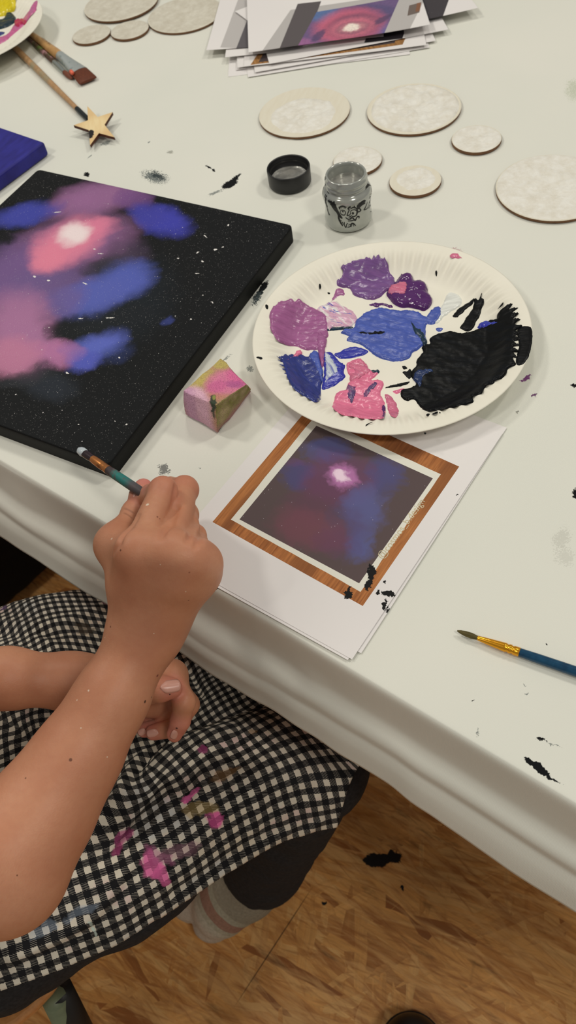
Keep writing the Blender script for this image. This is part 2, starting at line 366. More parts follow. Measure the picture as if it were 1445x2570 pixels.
def canvas_mat(o):
    s = NT('night_sky_paint', .62, .16); P = s.coord()
    V = s.warp(P, (28, .020), (110, .008), (1600, .0035))
    cv = lambda x, y: (x*.526, 380+y*.526, .526)
    D = (17, 19, 21)
    L = [(250, 1120, 170, 80, 0, (44, 50, 60), .7), (560, 700, 330, 260, -20, (28, 36, 44), .6), (470, 215, 250, 95, -12, (150, 104, 148), .95), (640, 225, 110, 60, 10, (116, 78, 134), .8), (330, 260, 160, 60, -12, (152, 104, 150), .6),
         (120, 300, 190, 62, -14, (66, 72, 165), .95), (780, 335, 155, 85, 14, (64, 66, 168), 1), (700, 300, 90, 70, 10, (66, 66, 160), .8),
         (360, 430, 330, 160, -12, (140, 98, 142), .95), (70, 600, 230, 210, -40, (118, 90, 142), .95), (250, 640, 240, 130, -10, (112, 90, 140), .9),
         (20, 420, 80, 34, 0, D, .95), (330, 430, 220, 120, -28, (222, 130, 158), 1), (235, 510, 110, 85, -30, (226, 132, 158), .95), (460, 360, 120, 60, -10, (222, 128, 158), .8), (350, 388, 100, 62, -12, (240, 222, 224), 1),
         (530, 540, 150, 46, -22, (50, 50, 62), .85), (620, 480, 120, 70, 0, (82, 66, 92), .5),
         (610, 610, 165, 110, -18, (84, 96, 178), 1), (440, 690, 210, 110, -18, (88, 98, 178), 1), (300, 720, 140, 90, -20, (110, 94, 152), .8),
         (90, 850, 200, 240, 0, (168, 116, 156), 1), (330, 850, 135, 78, -6, (25, 28, 31), 1), (560, 800, 210, 60, -14, (27, 31, 36), .9),
         (250, 965, 190, 75, 6, (178, 116, 160), 1), (60, 980, 150, 110, -20, (190, 124, 156), .9), (480, 930, 160, 80, -26, (92, 104, 190), 1), (420, 1005, 110, 48, -14, (84, 92, 184), .95), (350, 960, 80, 50, 0, (150, 108, 170), .7),
         (120, 1080, 180, 50, -16, (48, 50, 56), .7), (805, 805, 34, 28, -30, (54, 64, 126), .8), (560, 960, 100, 60, -20, (54, 66, 120), .4)]
    col = paint_blobs(s, V, srgb(*D), L, CZ, o, cv)
    gr = s.mr(s.noise(P, 1500, 2, .7), .3, .7, .88, 1.1); g = s.n('CombineColor'); [s.put(g.inputs[i], gr) for i in range(3)]
    col = s.mix(.8, col, g.outputs[0], 'MULTIPLY')
    for sc, th, lo, hi, st in ((520, .84, .05, .14, .65), (260, .90, .05, .11, .85), (95, .90, .03, .06, 1.), (1300, .75, .12, .22, .45)):
        col = s.mix(s.math('MULTIPLY', speckle(s, s.vm('ADD', P, s.vm('SCALE', s.noise(P, 900, 1, .5, True), None, .0012)), sc, th, lo, hi), st), col, srgb(226, 222, 220))
    V3 = s.warp(P, (700, .0025))
    for (u, v, ru, rv, a) in ((1028, 468, 10, 4, -15), (1062, 457, 6, 3, 0), (942, 482, 9, 3, -30), (965, 524, 7, 3, 20), (940, 582, 12, 2, 0), (1012, 720, 8, 3, 35), (968, 686, 4, 3, 0), (1088, 352, 5, 4, 0), (405, 630, 14, 3, 25), (525, 794, 24, 2, 0), (385, 798, 14, 2.5, 0), (165, 598, 8, 5, 20), (232, 616, 9, 4, 10), (548, 1286, 4, 4, 0), (603, 1303, 5, 5, 0), (374, 1302, 5, 3, 0), (320, 1058, 8, 4, 20), (910, 800, 5, 4, 0), (980, 405, 12, 2, 40), (850, 510, 6, 3, 0), (480, 488, 14, 2, 0), (450, 466, 8, 3, 0), (568, 984, 5, 3, 0), (275, 290, 20, 2, -8)):
        col = s.mix(s.mr(s.ell(V3, pell(u*.526, 380+v*.526, ru*.526, rv*.526, a, CZ, o)), .5, 1, 1, 0), col, srgb(232, 228, 224))
    # only the front face carries the picture
    nz = s.n('SeparateXYZ'); s.put(nz.inputs[0], s.coord('Normal')); top = s.math('GREATER_THAN', nz.outputs[2], .75)
    s.base(s.mix(top, srgb(12, 13, 14), col))
    s.bump(s.math('ADD', s.noise(P, 1800, 2), s.math('MULTIPLY', s.noise(P, 300, 3), .6)), .35, .0005); return s.m
co = (cen[0], cen[1], TZ)
V, F = prism(c4, TZ+.0003, CZ)
bm = bmesh.new(); vs = [bm.verts.new(p-np.array(co)) for p in V]; [bm.faces.new([vs[i] for i in f]) for f in F]
bmesh.ops.recalc_face_normals(bm, faces=bm.faces)
bmesh.ops.bevel(bm, geom=[e for e in bm.edges if abs(e.verts[0].co.z-e.verts[1].co.z) > .01], offset=.005, segments=4, affect='EDGES', profile=.5)
top = [f for f in bm.faces if f.normal.z > .9]
bmesh.ops.bevel(bm, geom=list({e for f in top for e in f.edges}), offset=.0018, segments=3, affect='EDGES', profile=.5)
me = bpy.data.meshes.new('canvas'); bm.to_mesh(me); bm.free(); me.materials.append(canvas_mat(co))
for p in me.polygons: p.use_smooth = True
cv = bpy.data.objects.new('canvas', me); COL.objects.link(cv); cv.location = co; cv['_o'] = list(co)
m_ = cv.modifiers.new('w', 'WEIGHTED_NORMAL')
tag(cv, 'square black canvas painted with a pink, purple and blue nebula', 'painting')

# blue canvas
def blue_mat():
    s = NT('blue_canvas_paint', .55, .35); P = s.coord(); f = s.noise(s.mapping(P, (4, 1, 1), (0, 0, .6)), 40, 4)
    s.base(s.mix(s.mr(f, .3, .7), srgb(30, 26, 112), srgb(42, 40, 140))); s.bump(s.noise(P, 1500, 2), .3, .0005); return s.m
b0 = at(112, 356, TZ+.0155); d1 = at(0, 318, TZ+.0155)-b0; d2 = at(0, 425, TZ+.0155)-b0
d1 = d1[:2]/np.linalg.norm(d1[:2]); d2 = np.array([-d1[1], d1[0]]); 
if d2 @ (at(0, 425, TZ+.0155)-b0)[:2] < 0: d2 = -d2
q4 = [b0[:2], b0[:2]+d1*.25, b0[:2]+d1*.25+d2*.25, b0[:2]+d2*.25]
V, F = prism(q4, TZ+.0003, TZ+.0158); bc = fixn(mesh('canvas', V, F, blue_mat())); bevel(bc, .003, 3)
tag(bc, 'plain dark blue canvas at the left, behind the black nebula canvas', 'painting')

# ================================================================ paper sheets
paper = None
def paper_mat(name, fn=None, o=None):
    s = NT(name, .75, .25); P = s.coord(); col = s.mix(s.mr(s.noise(P, 6, 2), .3, .7), srgb(232, 228, 226), srgb(227, 223, 222))
    if fn: col = fn(s, P, col, o)
    s.base(col); return s.m
def sheet(name, corner, ang, W, H, z, m, curl=None, n=14):
    """W along ang, H to the left of it; corner is the world xy of its first corner"""
    a = np.array([math.cos(ang), math.sin(ang)]); b = np.array([-a[1], a[0]]); V = []; g = np.linspace(0, 1, n)
    for i in g:
        for j in g:
            p = np.asarray(corner[:2])+a*W*i+b*H*j; V.append((p[0], p[1], z+(curl(i, j) if curl else 0)))
    cx = np.asarray(corner[:2])+a*W/2+b*H/2
    o = mesh(name, V, grid_faces(n, n), m, origin=(cx[0], cx[1], z), smooth=True)
    x = o.modifiers.new('t', 'SOLIDIFY'); x.thickness = .0002; x.offset = -1; e = o.modifiers.new('e', 'EDGE_SPLIT'); e.split_angle = .8; return o
B = at(883, 1655, TZ+.0016); Cc = at(1260, 1089, TZ+.0016); vL = (Cc-B)[:2]; aL = math.atan2(vL[1], vL[0])
LW, LH = .2100, .1485
def quad_rect(p1, p2, p3, z, o, k=1.):
    a, b, c = at(*p1, z), at(*p2, z), at(*p3, z); return aff((a+c)/2, (b-a)/2*k, (c-b)/2*k, o)
def print_fn(s, P, col, o):
    z = TZ+.0016; V = s.vm('MULTIPLY_ADD', P, (1, 1, 0), (0, 0, 1))
    wood_dir = math.atan2(*(at(1152, 1171, z)-at(910, 1521, z))[1::-1])
    g = s.noise(s.mapping(P, (40, 600, 1), (0, 0, -wood_dir)), 1, 4, .6)
    pl = s.noise(s.mapping(P, (3, 34, 1), (0, 0, -wood_dir)), 1, 1, .5)
    wood = s.mix(s.mr(g, .3, .7), srgb(124, 70, 38), srgb(192, 124, 70)); wood = s.mix(s.mr(pl, .5, .56, 0, .7), wood, srgb(98, 52, 30))
    lay = s.mr(s.noise(P, 13, 2), .35, .65); wood = s.mix(s.math('MULTIPLY', lay, .45), wood, srgb(190, 128, 76))
    col = s.mix(s.rect(V, quad_rect((533, 1310), (910, 1521), (1152, 1171), z, o)), col, wood)
    Wv = s.warp(P, (40, .0015))
    col = s.mix(s.rect(Wv, quad_rect((579, 1304), (905, 1485), (1106, 1190), z, o)), col, srgb(226, 224, 212))
    N = s.warp(P, (50, .018), (200, .009), (900, .002)); D = (90, 76, 77)
    L = [(821, 1128, 75, 42, 0, (84, 88, 142), .95), (750, 1193, 55, 48, 0, (76, 76, 130), .8), (964, 1193, 58, 70, 0, (80, 82, 136), .85), (850, 1200, 120, 85, 10, (112, 70, 108), .85), (800, 1250, 110, 70, -25, (104, 66, 88), .7),
         (912, 1277, 72, 84, 20, (94, 98, 152), .95), (898, 1366, 55, 50, 10, (92, 98, 154), .95), (860, 1330, 70, 90, 0, (90, 72, 110), .6), (773, 1330, 125, 72, 15, (122, 74, 88), .85), (830, 1360, 60, 50, 0, (104, 68, 92), .6), (740, 1160, 30, 20, 0, (110, 74, 120), .5),
         (858, 1195, 48, 40, 0, (190, 124, 180), .9), (856, 1194, 24, 20, 0, (240, 214, 232), 1)]
    sky = paint_blobs(s, N, srgb(*D), [(u, v, a*.9, b*.9, g_, c, st*.82 if k_ < 11 else st) for k_, (u, v, a, b, g_, c, st) in enumerate(L)], z, o, lambda u, v: (u, v, 1.))
    for sc, th, lo, hi in ((420, .82, .04, .11), (170, .85, .03, .06)): sky = s.mix(s.math('MULTIPLY', speckle(s, P, sc, th, lo, hi), .8), sky, srgb(210, 200, 215))
    col = s.mix(s.rect(V, quad_rect((600.7, 1303.5), (901, 1464), (1086, 1200.5), z, o)), col, sky)
    return ink(s, P, col, o)
def ink(s, P, col, o):
    z = TZ+.0016; V = s.warp(P, (120, .006), (500, .004)); gr = s.noise(P, 900, 2)
    for (u, v, ru, rv, a) in ((932, 1440, 11, 20, 10), (925, 1468, 9, 17, 20), (935, 1425, 10, 6, 60), (875, 1492, 11, 11, 20), (876, 1480, 4, 12, 10), (975, 1490, 19, 9, 0), (966, 1518, 6, 16, 10), (975, 1532, 8, 8, 0), (1150, 1243, 3, 2, 0), (950, 1488, 7, 4, 0), (965, 1462, 3, 6, 20)):
        e = s.math('ADD', s.ell(V, pell(u, v, ru, rv, a, z, o)), s.mr(gr, .3, .7, -.25, .4)); col = s.mix(s.mr(e, .85, 1., 1, 0), col, srgb(17, 17, 18))
    return col
def off(c, dx, dy): a = np.array([math.cos(aL), math.sin(aL)]); b = np.array([-a[1], a[0]]); return np.asarray(c[:2])+a*dx+b*dy
grp = 'printed sheets under the paint plate'
def edge_fn(s, P, col, o):
    V = s.vm('MULTIPLY_ADD', P, (1, 1, 0), (0, 0, 1)); e = quad_rect((500, 1330), (880, 1545), (1120, 1180), TZ, o)
    return s.mix(s.rect(V, e), col, s.mix(s.mr(s.noise(P, 90, 2), .3, .7), srgb(206, 168, 132), srgb(226, 198, 166)))
for k, (dx, dy, da, lab) in enumerate(((.0035, .0062, -.004, 'lowest white sheet of the stack under the plate, tan print at its left edge'),
                                  (.0068, -.0025, .012, 'white sheet second from bottom, its far right corner past the plate'),
                                  (-.0016, .0022, .003, 'white sheet just below the printed galaxy sheet by the hand'))):
    c = off(B, dx, dy); z = TZ+.0004+k*.0004
    o = sheet('paper_sheet', c, aL+da, LW, LH, z, None)
    oo = o['_o']; o.data.materials.append(paper_mat('sheet_paper', edge_fn if k == 0 else ink, oo)); tag(o, lab, 'paper', grp)
o = sheet('printed_sheet', B, aL, LW, LH, TZ+.0016, None)
o.data.materials.append(paper_mat('galaxy_print', print_fn, o['_o']))
tag(o, 'top white sheet with a square galaxy picture in a wood border', 'paper', grp)
# handwriting-like credit printed on the picture's edge
def text(name, body, size, M, m, parent, ext=.00003):
    c = bpy.data.curves.new(name, 'FONT'); c.body = body; c.size = size; c.extrude = ext; c.align_x = 'CENTER'; c.align_y = 'CENTER'; c.resolution_u = 3
    t = bpy.data.objects.new(name, c); COL.objects.link(t); dg = bpy.context.evaluated_depsgraph_get(); me = bpy.data.meshes.new_from_object(t.evaluated_get(dg))
    bpy.data.objects.remove(t); n = len(me.vertices); V = np.empty(n*3); me.vertices.foreach_get('co', V); V = V.reshape(-1, 3)
    F = [tuple(p.vertices) for p in me.polygons]; return mesh(name, M(V), F, m, parent)
pa, pb = at(962, 1388, TZ+.0017), at(1052, 1266, TZ+.0017); dd = (pb-pa)/np.linalg.norm(pb-pa); nn = np.array([-dd[1], dd[0], 0]); mid = (pa+pb)/2
text('printed_credit', '@cosmos_b.design', .0072, lambda V: mid+np.outer(V[:, 0], dd)+np.outer(V[:, 1], nn)+np.outer(V[:, 2], [0, 0, 1.]), plain('credit_ink', (204, 192, 160), .8), o)

# pile of prints at the back
TP = at(624, 135, TZ+.012); TQ = at(1049, 74, TZ+.012); aT = math.atan2((TQ-TP)[1], (TQ-TP)[0])
def spiral_fn(s, P, col, o):
    z = TZ+.012; V = s.vm('MULTIPLY_ADD', P, (1, 1, 0), (0, 0, 1))
    R = lambda p1, p2, p3: s.rect(V, quad_rect(p1, p2, p3, z, o))
    col = s.mix(R((655, 136), (1025, 84), (1080, -24)), col, srgb(184, 180, 178))
    col = s.mix(R((697, 137), (760, 130), (806, 4)), col, srgb(92, 86, 88))
    N = s.warp(P, (60, .007), (260, .005), (900, .003))
    lst = [(800, 30, 66, 34, 10, (92, 116, 164), 1), (985, 84, 44, 30, 0, (96, 106, 160), .9), (760, 118, 44, 24, 0, (158, 104, 150), .9), (940, 28, 80, 18, 4, (92, 84, 124), .8),
           (876, 66, 104, 52, -10, (204, 104, 128), 1), (886, 66, 80, 36, -10, (112, 78, 104), .9), (884, 70, 70, 29, -10, (206, 116, 136), 1), (884, 72, 52, 18, -10, (130, 88, 108), .85), (884, 71, 42, 14, -10, (200, 134, 144), .95), (800, 92, 26, 10, -40, (80, 72, 108), .8), (960, 52, 30, 8, -30, (88, 72, 104), .8), (882, 71, 26, 11, -12, (246, 232, 220), 1)]
    gal = paint_blobs(s, N, srgb(112, 92, 134), lst, z, o, lambda u, v: (u, v, 1.), (.25, 1.1))
    gal = s.mix(s.mr(s.noise(P, 400, 3, .7), .45, .75, 0, .35), gal, srgb(74, 64, 92))
    col = s.mix(R((742, 129), (962, 92), (1004, -4)), col, gal)
    col = s.mix(R((1022, 45), (1052, 38), (1056, 12)), col, srgb(112, 100, 94)); col = s.mix(R((1042, 36), (1053, 34), (1057, 12)), col, srgb(132, 92, 70)); return col
def dark_corner(p1, p2, p3, c, p=None):
    def f(s, P, col, o):
        V = s.vm('MULTIPLY_ADD', P, (1, 1, 0), (0, 0, 1))
        if p: col = s.mix(s.rect(V, quad_rect(*p, TZ+.01, o)), col, srgb(188, 184, 182))
        d = s.mix(s.math('MULTIPLY', speckle(s, P, 500, .8, .05, .15), .8), srgb(*c), srgb(190, 186, 190))
        return s.mix(s.rect(V, quad_rect(p1, p2, p3, TZ+.01, o)), col, d)
    return f
def brown_edge(s, P, col, o):
    V = s.vm('MULTIPLY_ADD', P, (1, 1, 0), (0, 0, 1)); e = s.rect(V, quad_rect((628, 162), (1010, 108), (1060, 0), TZ+.006, o)); e2 = s.rect(V, quad_rect((648, 155), (990, 104), (1030, 0), TZ+.006, o))
    g = s.noise(s.mapping(P, (400, 40, 1), (0, 0, aT)), 1, 3); c = s.mix(s.mr(g, .3, .7), srgb(122, 84, 48), srgb(178, 130, 76)); return s.mix(e2, s.mix(e, col, c), srgb(70, 60, 62))
pile = [((572, 193), -2.0, .0004, None, 'bottom sheet of the back paper pile, sticking out at its near left'),
        ((622, 194), 2.5, .0010, None, 'white sheet second from bottom of the back paper pile'),
        ((592, 176), -1.0, .0016, None, 'white sheet low in the back pile, third from bottom'),
        ((640, 183), 4.0, .0024, None, 'white sheet fourth from bottom of the back paper pile'),
        ((596, 172), 1.0, .0032, None, 'white sheet in the middle of the back paper pile'),
        ((612, 170), -2.0, .0042, brown_edge, 'sheet printed with a brown wood border in the back paper pile'),
        ((676, 162), 6.0, .0054, None, 'white sheet lying crooked just under the top of the back pile'),
        ((565, 146), -3.5, .0062, dark_corner((905, 118), (1005, 100), (1020, 60), (44, 40, 46)), 'sheet with a dark printed corner in the back paper pile'),
        ((518, 129), -7.0, .0074, dark_corner((592, 118), (680, 122), (720, 0), (96, 92, 96), ((552, 116), (700, 120), (740, -20))), 'sheet with grey print reaching furthest left in the back paper pile'),
        ((640, 118), -40.0, .0088, dark_corner((640, 96), (980, 330), (1200, 40), (74, 70, 74)), 'sheet with starry black print turned askew in the back paper pile'),
        ((760, 118), 9.0, .0098, dark_corner((1020, 62), (1110, 44), (1140, -40), (66, 62, 66)), 'sheet with dark print poking out at the right of the back pile')]
# the askew sheet is laid by its centre so its corner points to the left
for k, ((u, v), da, h, fn, lab) in enumerate(pile):
    z = TZ+h; p = at(u, v, z); ang = aT+math.radians(da); W_, H_ = LW, LH
    if da == -40.0:
        c_ = at(590, 30, z); ang = aT+math.radians(-62); p = c_; W_, H_ = .12, .16
    amp = .0012+.0004*(k % 3)
    cu = (lambda a: (lambda i, j: a*(2*i-1)**2*.6+a*1.2*max(0, .35-j)*math.sin(3.1*i+a*900)))(amp*(.15 if k < 3 else .7))
    o = sheet('paper_sheet', p, ang, W_, H_, z, None, cu); o.data.materials.append(paper_mat('pile_paper', fn, o['_o']))
    tag(o, lab, 'paper', 'prints piled at the back of the table')
o = sheet('printed_sheet', TP, aT, LW, LH, TZ+.0115, None, lambda i, j: .0006+.003*i*i*(1-j)+.0015*(2*i-1)**2+.0022*(1-j)*math.sin(5*i)*.4)
o.data.materials.append(paper_mat('spiral_print', spiral_fn, o['_o']))
tag(o, 'topmost print of the back pile, picturing a pink and blue spiral galaxy', 'paper', 'prints piled at the back of the table')

# ================================================================ paper plates with paint
def plate_mat():
    s = NT('plate_card', .6, .3); P = s.coord(); s.base(s.mix(s.mr(s.noise(P, 20, 3), .3, .7), srgb(238, 234, 220), srgb(232, 228, 213))); return s.m
PM = plate_mat()
PR = .1108
def plate_h(r, th=0.):
    r = np.asarray(r, float)
    t = np.clip((r-.076)/(.1015-.076), 0, 1); base = .0012+.0125*(t*t*(3-2*t)*.75+.25*t)
    lip = np.clip((r-.1015)/(PR-.1015), 0, 1); base = base+.0022*lip-.001*lip**2
    fl = np.exp(-((r-.093)/.009)**2)*.0011*np.cos(76*th)
    return base+fl
def make_plate(c, z0, label):
    T = thing('paper_plate', (c[0], c[1], z0), label, 'plate')
    rs = np.concatenate([np.linspace(.004, .074, 12), np.linspace(.076, .1105, 30)]); n = 608; a = np.arange(n)*2*PI/n; V = []
    for r in rs: V.append(np.stack([c[0]+r*np.cos(a), c[1]+r*np.sin(a), z0+plate_h(r, a)], 1))
    V = np.concatenate(V); F = grid_faces(len(rs), n, True)+[tuple(range(n-1, -1, -1))][::-1]
    F[-1] = tuple(range(n)); o = mesh('dish', V, F, PM, T, smooth=True)
    m = o.modifiers.new('t', 'SOLIDIFY'); m.thickness = .0007; m.offset = -1; return T
PC = np.array([.1539, .6867])*.705; PZ = TZ+.0022
plate = make_plate(PC, PZ, 'white paper plate with purple, blue, pink and black paint beside the jar')
def plate_z(x, y): return PZ+float(plate_h(math.hypot(x-PC[0], y-PC[1])))

def paint_mat(name, rgb, other=None, ang=0., rough=.22, amt=.5, more=(), bmp=.28, spec=.45):
    s = NT(name, rough, spec); P = s.coord(); st = s.noise(s.mapping(P, (60, 420, 1), (0, 0, ang)), 1, 3, .6); c = srgb(*rgb)
    col = s.mix(s.mr(st, .3, .7), tuple(x*.82 for x in c), tuple(min(1, x*1.14) for x in c))
    if other: col = s.mix(s.mr(s.noise(s.mapping(P, (40, 230, 1), (0, 0, ang+.3)), 1, 3, .6, dist=1.), .5, .62, 0, amt), col, srgb(*other))
    for (rgb2, sc, lo, hi) in more: col = s.mix(s.mr(s.noise(s.mapping(P, (1, 3, 1), (0, 0, ang)), sc, 3, .6, dist=1.5), lo, hi), col, srgb(*rgb2))
    s.base(col); s.bump(s.math('ADD', st, s.math('MULTIPLY', s.noise(P, 160, 3), 1.4)), bmp, .0009); return s.m
def smooth_poly(p, step):
    p = np.asarray(p, float); n = len(p); out = []
    for i in range(n):
        a, b, c, d = p[i-1], p[i], p[(i+1) % n], p[(i+2) % n]; k = max(2, int(np.linalg.norm(c-b)/step))
        for t in np.arange(k)/k:
            q = .5*(2*b+(c-a)*t+(2*a-5*b+4*c-d)*t*t+(3*b-a-3*c+d)*t**3); out.append(q)
    return np.array(out)
def inside(P, poly):
    x, y = P[:, 0], P[:, 1]; r = np.zeros(len(P), bool); n = len(poly)
    for i in range(n):
        (x0, y0), (x1, y1) = poly[i-1], poly[i]
        c = ((y0 > y) != (y1 > y)) & (x < (x1-x0)*(y-y0)/(y1-y0+1e-12)+x0); r ^= c
    return r
def dab(parent, pts, zf, h, m, label=None, lift=0., step=.0012, jag=.0005, rough=.24, seed=1, name='paint_dab', edge=.0022, conv=None, ripple=(1., .004)):
    """a dab of wet paint: outline in photograph pixels, laid on the surface zf, h thick"""
    W = np.array([on(*(conv(*p) if conv else p), zf)[:2] for p in pts]); W = smooth_poly(W, step)
    N = vnoise(np.stack([W[:, 0], W[:, 1], np.full(len(W), seed)], 1), .0035, seed)+.6*vnoise(np.stack([W[:, 0], W[:, 1], np.full(len(W), seed)], 1), .0014, seed+5)
    tg = np.roll(W, -1, 0)-np.roll(W, 1, 0); tg /= np.linalg.norm(tg, axis=1)[:, None]+1e-9; W = W+np.stack([tg[:, 1], -tg[:, 0]], 1)*(N*jag)[:, None]
    lo, hi = W.min(0), W.max(0); g = step*1.05
    X, Y = np.meshgrid(np.arange(lo[0], hi[0], g), np.arange(lo[1], hi[1], g)); G = np.stack([X.ravel(), Y.ravel()], 1)+rng.uniform(-.25, .25, (X.size, 2))*g
    G = G[inside(G, W)]
    if len(G):
        dm = np.sqrt(((G[:, None]-W[None])**2).sum(2)).min(1); G = G[dm > g*.55]
    al = np.concatenate([W, G]) if len(G) else W
    n = len(W); r = delaunay_2d_cdt([Vector(p) for p in al], [(i, (i+1) % n) for i in range(n)], [list(range(n))], 1, 1e-7)
    v2 = np.array([tuple(p) for p in r[0]]); fs = [tuple(f) for f in r[2]]
    d = np.empty(len(v2))
    for i in range(0, len(v2), 2000): d[i:i+2000] = np.sqrt(((v2[i:i+2000, None]-W[None])**2).sum(2)).min(1)
    t = np.clip(d/edge, 0, 1); P3 = np.stack([v2[:, 0], v2[:, 1], np.full(len(v2), seed*.37)], 1)
    hh = h*(np.sqrt(1-(1-t)**2)*(1+rough*vnoise(P3, .006, seed)+rough*.45*vnoise(P3*np.array([1, 1, 1]), .0025, seed+2)))
    V = np.stack([v2[:, 0], v2[:, 1], [zf(*p) for p in v2]+hh+np.where(d < 1e-6, -.0001, lift+.00012)], 1)
    # make the faces look up
    a, b, c = V[[f[0] for f in fs]], V[[f[1] for f in fs]], V[[f[2] for f in fs]]
    if np.cross(b-a, c-a)[:, 2].sum() < 0: fs = [tuple(reversed(f)) for f in fs]
    o = mesh(name, V, fs, m, parent, smooth=True)
    if label: o['label'] = label
    return o
Z4 = lambda x, y: (600+x*.55363, 580+y*.55385)
def pdab(pts, h, m, label, lift=0., **k): return dab(plate, [Z4(*p) for p in pts], plate_z, h, m, label, lift, **k)
M_violet = paint_mat('violet_paint', (116, 80, 138), (140, 94, 146), .4, amt=.25); M_mauve = paint_mat('mauve_paint', (158, 92, 142), (172, 108, 156), .2, amt=.3)
M_purple = paint_mat('deep_purple_paint', (84, 40, 102), None, .3, .12); M_blue = paint_mat('blue_paint', (68, 88, 172), (80, 102, 186), .6, .3, .3)
M_deep = paint_mat('deep_blue_paint', (44, 48, 160), (70, 84, 176), .2); M_black = paint_mat('black_paint', (9, 10, 11), (12, 17, 24), .3, .36, bmp=.2, spec=.14)
M_pink = paint_mat('pink_paint', (222, 116, 150), (236, 134, 166), .5); M_rose = paint_mat('rose_paint', (206, 110, 140), (150, 100, 140), .7, amt=.35)
M_navy = paint_mat('navy_paint', (46, 56, 128), (30, 40, 92), 1.0); M_white = paint_mat('white_paint', (226, 228, 222), None, 0, .12)
M_mess = paint_mat('mixed_paint', (214, 168, 192), (228, 226, 222), .8, .25, .9, (((60, 70, 170), 55, .60, .68),)); M_streak = paint_mat('streaked_white_blue_paint', (200, 208, 216), (60, 72, 170), 1.1, .25, .8)
M_ink = paint_mat('blue_black_paint', (24, 44, 88), (40, 84, 160), .5); M_teal = paint_mat('teal_black_paint', (20, 48, 70), (14, 18, 20), 1.2); M_dull = paint_mat('dull_purple_paint', (88, 64, 112), (206, 120, 154), .9, amt=.3)
pdab([(462, 168), (470, 152), (482, 158), (500, 148), (520, 140), (545, 128), (568, 128), (590, 120), (600, 128), (612, 110), (618, 132), (632, 104), (642, 138), (660, 128), (664, 145), (678, 170), (684, 195), (700, 210), (705, 235), (700, 260), (665, 275), (640, 300), (600, 312), (560, 305), (520, 290), (500, 262), (470, 255), (445, 246), (442, 228), (460, 218), (472, 190)], .0022, M_violet, 'violet paint', seed=3)
pdab([(440, 262), (468, 262), (478, 288), (450, 296), (415, 322), (430, 290)], .0006, M_mauve, 'mauve paint streak', seed=4)
pdab([(705, 238), (730, 205), (760, 194), (785, 205), (795, 232), (825, 230), (850, 250), (858, 285), (875, 308), (868, 340), (840, 362), (805, 355), (770, 348), (735, 348), (705, 335), (680, 310), (666, 285), (690, 258)], .0045, M_purple, 'thick dark purple paint', seed=5, rough=.22, edge=.006, jag=.0003)
pdab([(690, 262), (740, 246), (764, 262), (752, 300), (700, 306), (672, 290)], .0008, M_rose, 'rose paint over the purple', lift=.0042, seed=6)
pdab([(140, 410), (138, 375), (150, 345), (168, 338), (180, 320), (205, 318), (240, 308), (250, 318), (270, 308), (290, 322), (340, 350), (360, 362), (395, 385), (402, 415), (405, 445), (402, 480), (385, 500), (370, 530), (330, 540), (290, 536), (255, 522), (210, 515), (175, 500), (158, 475), (140, 440)], .0018, M_mauve, 'mauve paint', seed=7)
pdab([(350, 355), (395, 330), (440, 318), (470, 340), (520, 368), (532, 405), (500, 440), (440, 432), (405, 452), (385, 405)], .0010, M_mess, 'pink, white and blue mixed paint', seed=9, rough=.8, jag=.001)
pdab([(375, 440), (430, 436), (490, 430), (520, 436), (480, 448), (420, 452), (370, 458)], .0005, M_teal, 'thin teal streak', lift=.0004, seed=10)
pdab([(515, 440), (530, 405), (552, 388), (580, 365), (640, 350), (700, 360), (760, 360), (810, 370), (845, 390), (858, 375), (885, 350), (912, 348), (917, 380), (900, 412), (870, 425), (848, 428), (845, 470), (850, 500), (820, 530), (790, 550), (772, 575), (740, 590), (700, 592), (650, 580), (610, 560), (590, 545), (540, 512), (486, 498), (500, 478), (460, 462), (480, 446)], .0018, M_blue, 'blue paint', seed=11, rough=.25)
pdab([(430, 560), (455, 548), (480, 532), (530, 525), (582, 540), (575, 556), (520, 575), (460, 578)], .0009, M_deep, 'ultramarine paint', seed=12)
pdab([(498, 466), (540, 462), (600, 464), (620, 458), (660, 462), (652, 476), (600, 478), (540, 470)], .0006, M_black, 'black streak on the blue', lift=.0017, seed=13, jag=.0007)
pdab([(775, 415), (790, 420), (808, 445), (830, 450), (850, 500), (835, 526), (818, 500), (786, 455)], .0007, M_teal, 'teal black streak on the blue', lift=.0016, seed=14)
pdab([(888, 442), (908, 436), (924, 442), (914, 456), (895, 454)], .0007, M_blue, 'blue spot', seed=15)
pdab([(884, 412), (900, 370), (922, 330), (950, 280), (985, 285), (1010, 310), (1000, 342), (960, 365), (930, 388), (898, 420)], .0012, M_white, 'white paint', seed=16)
pdab([(968, 384), (985, 360), (1000, 345), (1040, 320), (1066, 304), (1058, 328), (1030, 352), (990, 390)], .0009, M_black, 'black brush stroke', seed=17)
pdab([(1000, 440), (1016, 410), (1030, 390), (1056, 352), (1066, 305), (1084, 312), (1100, 280), (1098, 302), (1112, 306), (1100, 350), (1080, 402), (1060, 440), (1036, 456)], .0010, M_black, 'forked black brush stroke', seed=18)
fing = [(1110, 420), (1140, 402), (1168, 400), (1168, 378), (1200, 345), (1242, 328), (1222, 356), (1264, 346), (1236, 372), (1270, 372), (1240, 398), (1274, 400), (1246, 424), (1284, 428), (1252, 452), (1280, 464), (1250, 476), (1280, 492), (1246, 500), (1278, 520), (1244, 524), (1270, 546), (1240, 548), (1262, 574), (1238, 572), (1254, 604), (1222, 622), (1206, 655), (1188, 668), (1160, 676), (1150, 692), (1122, 700), (1100, 735), (1058, 752), (1066, 776), (1030, 785)]
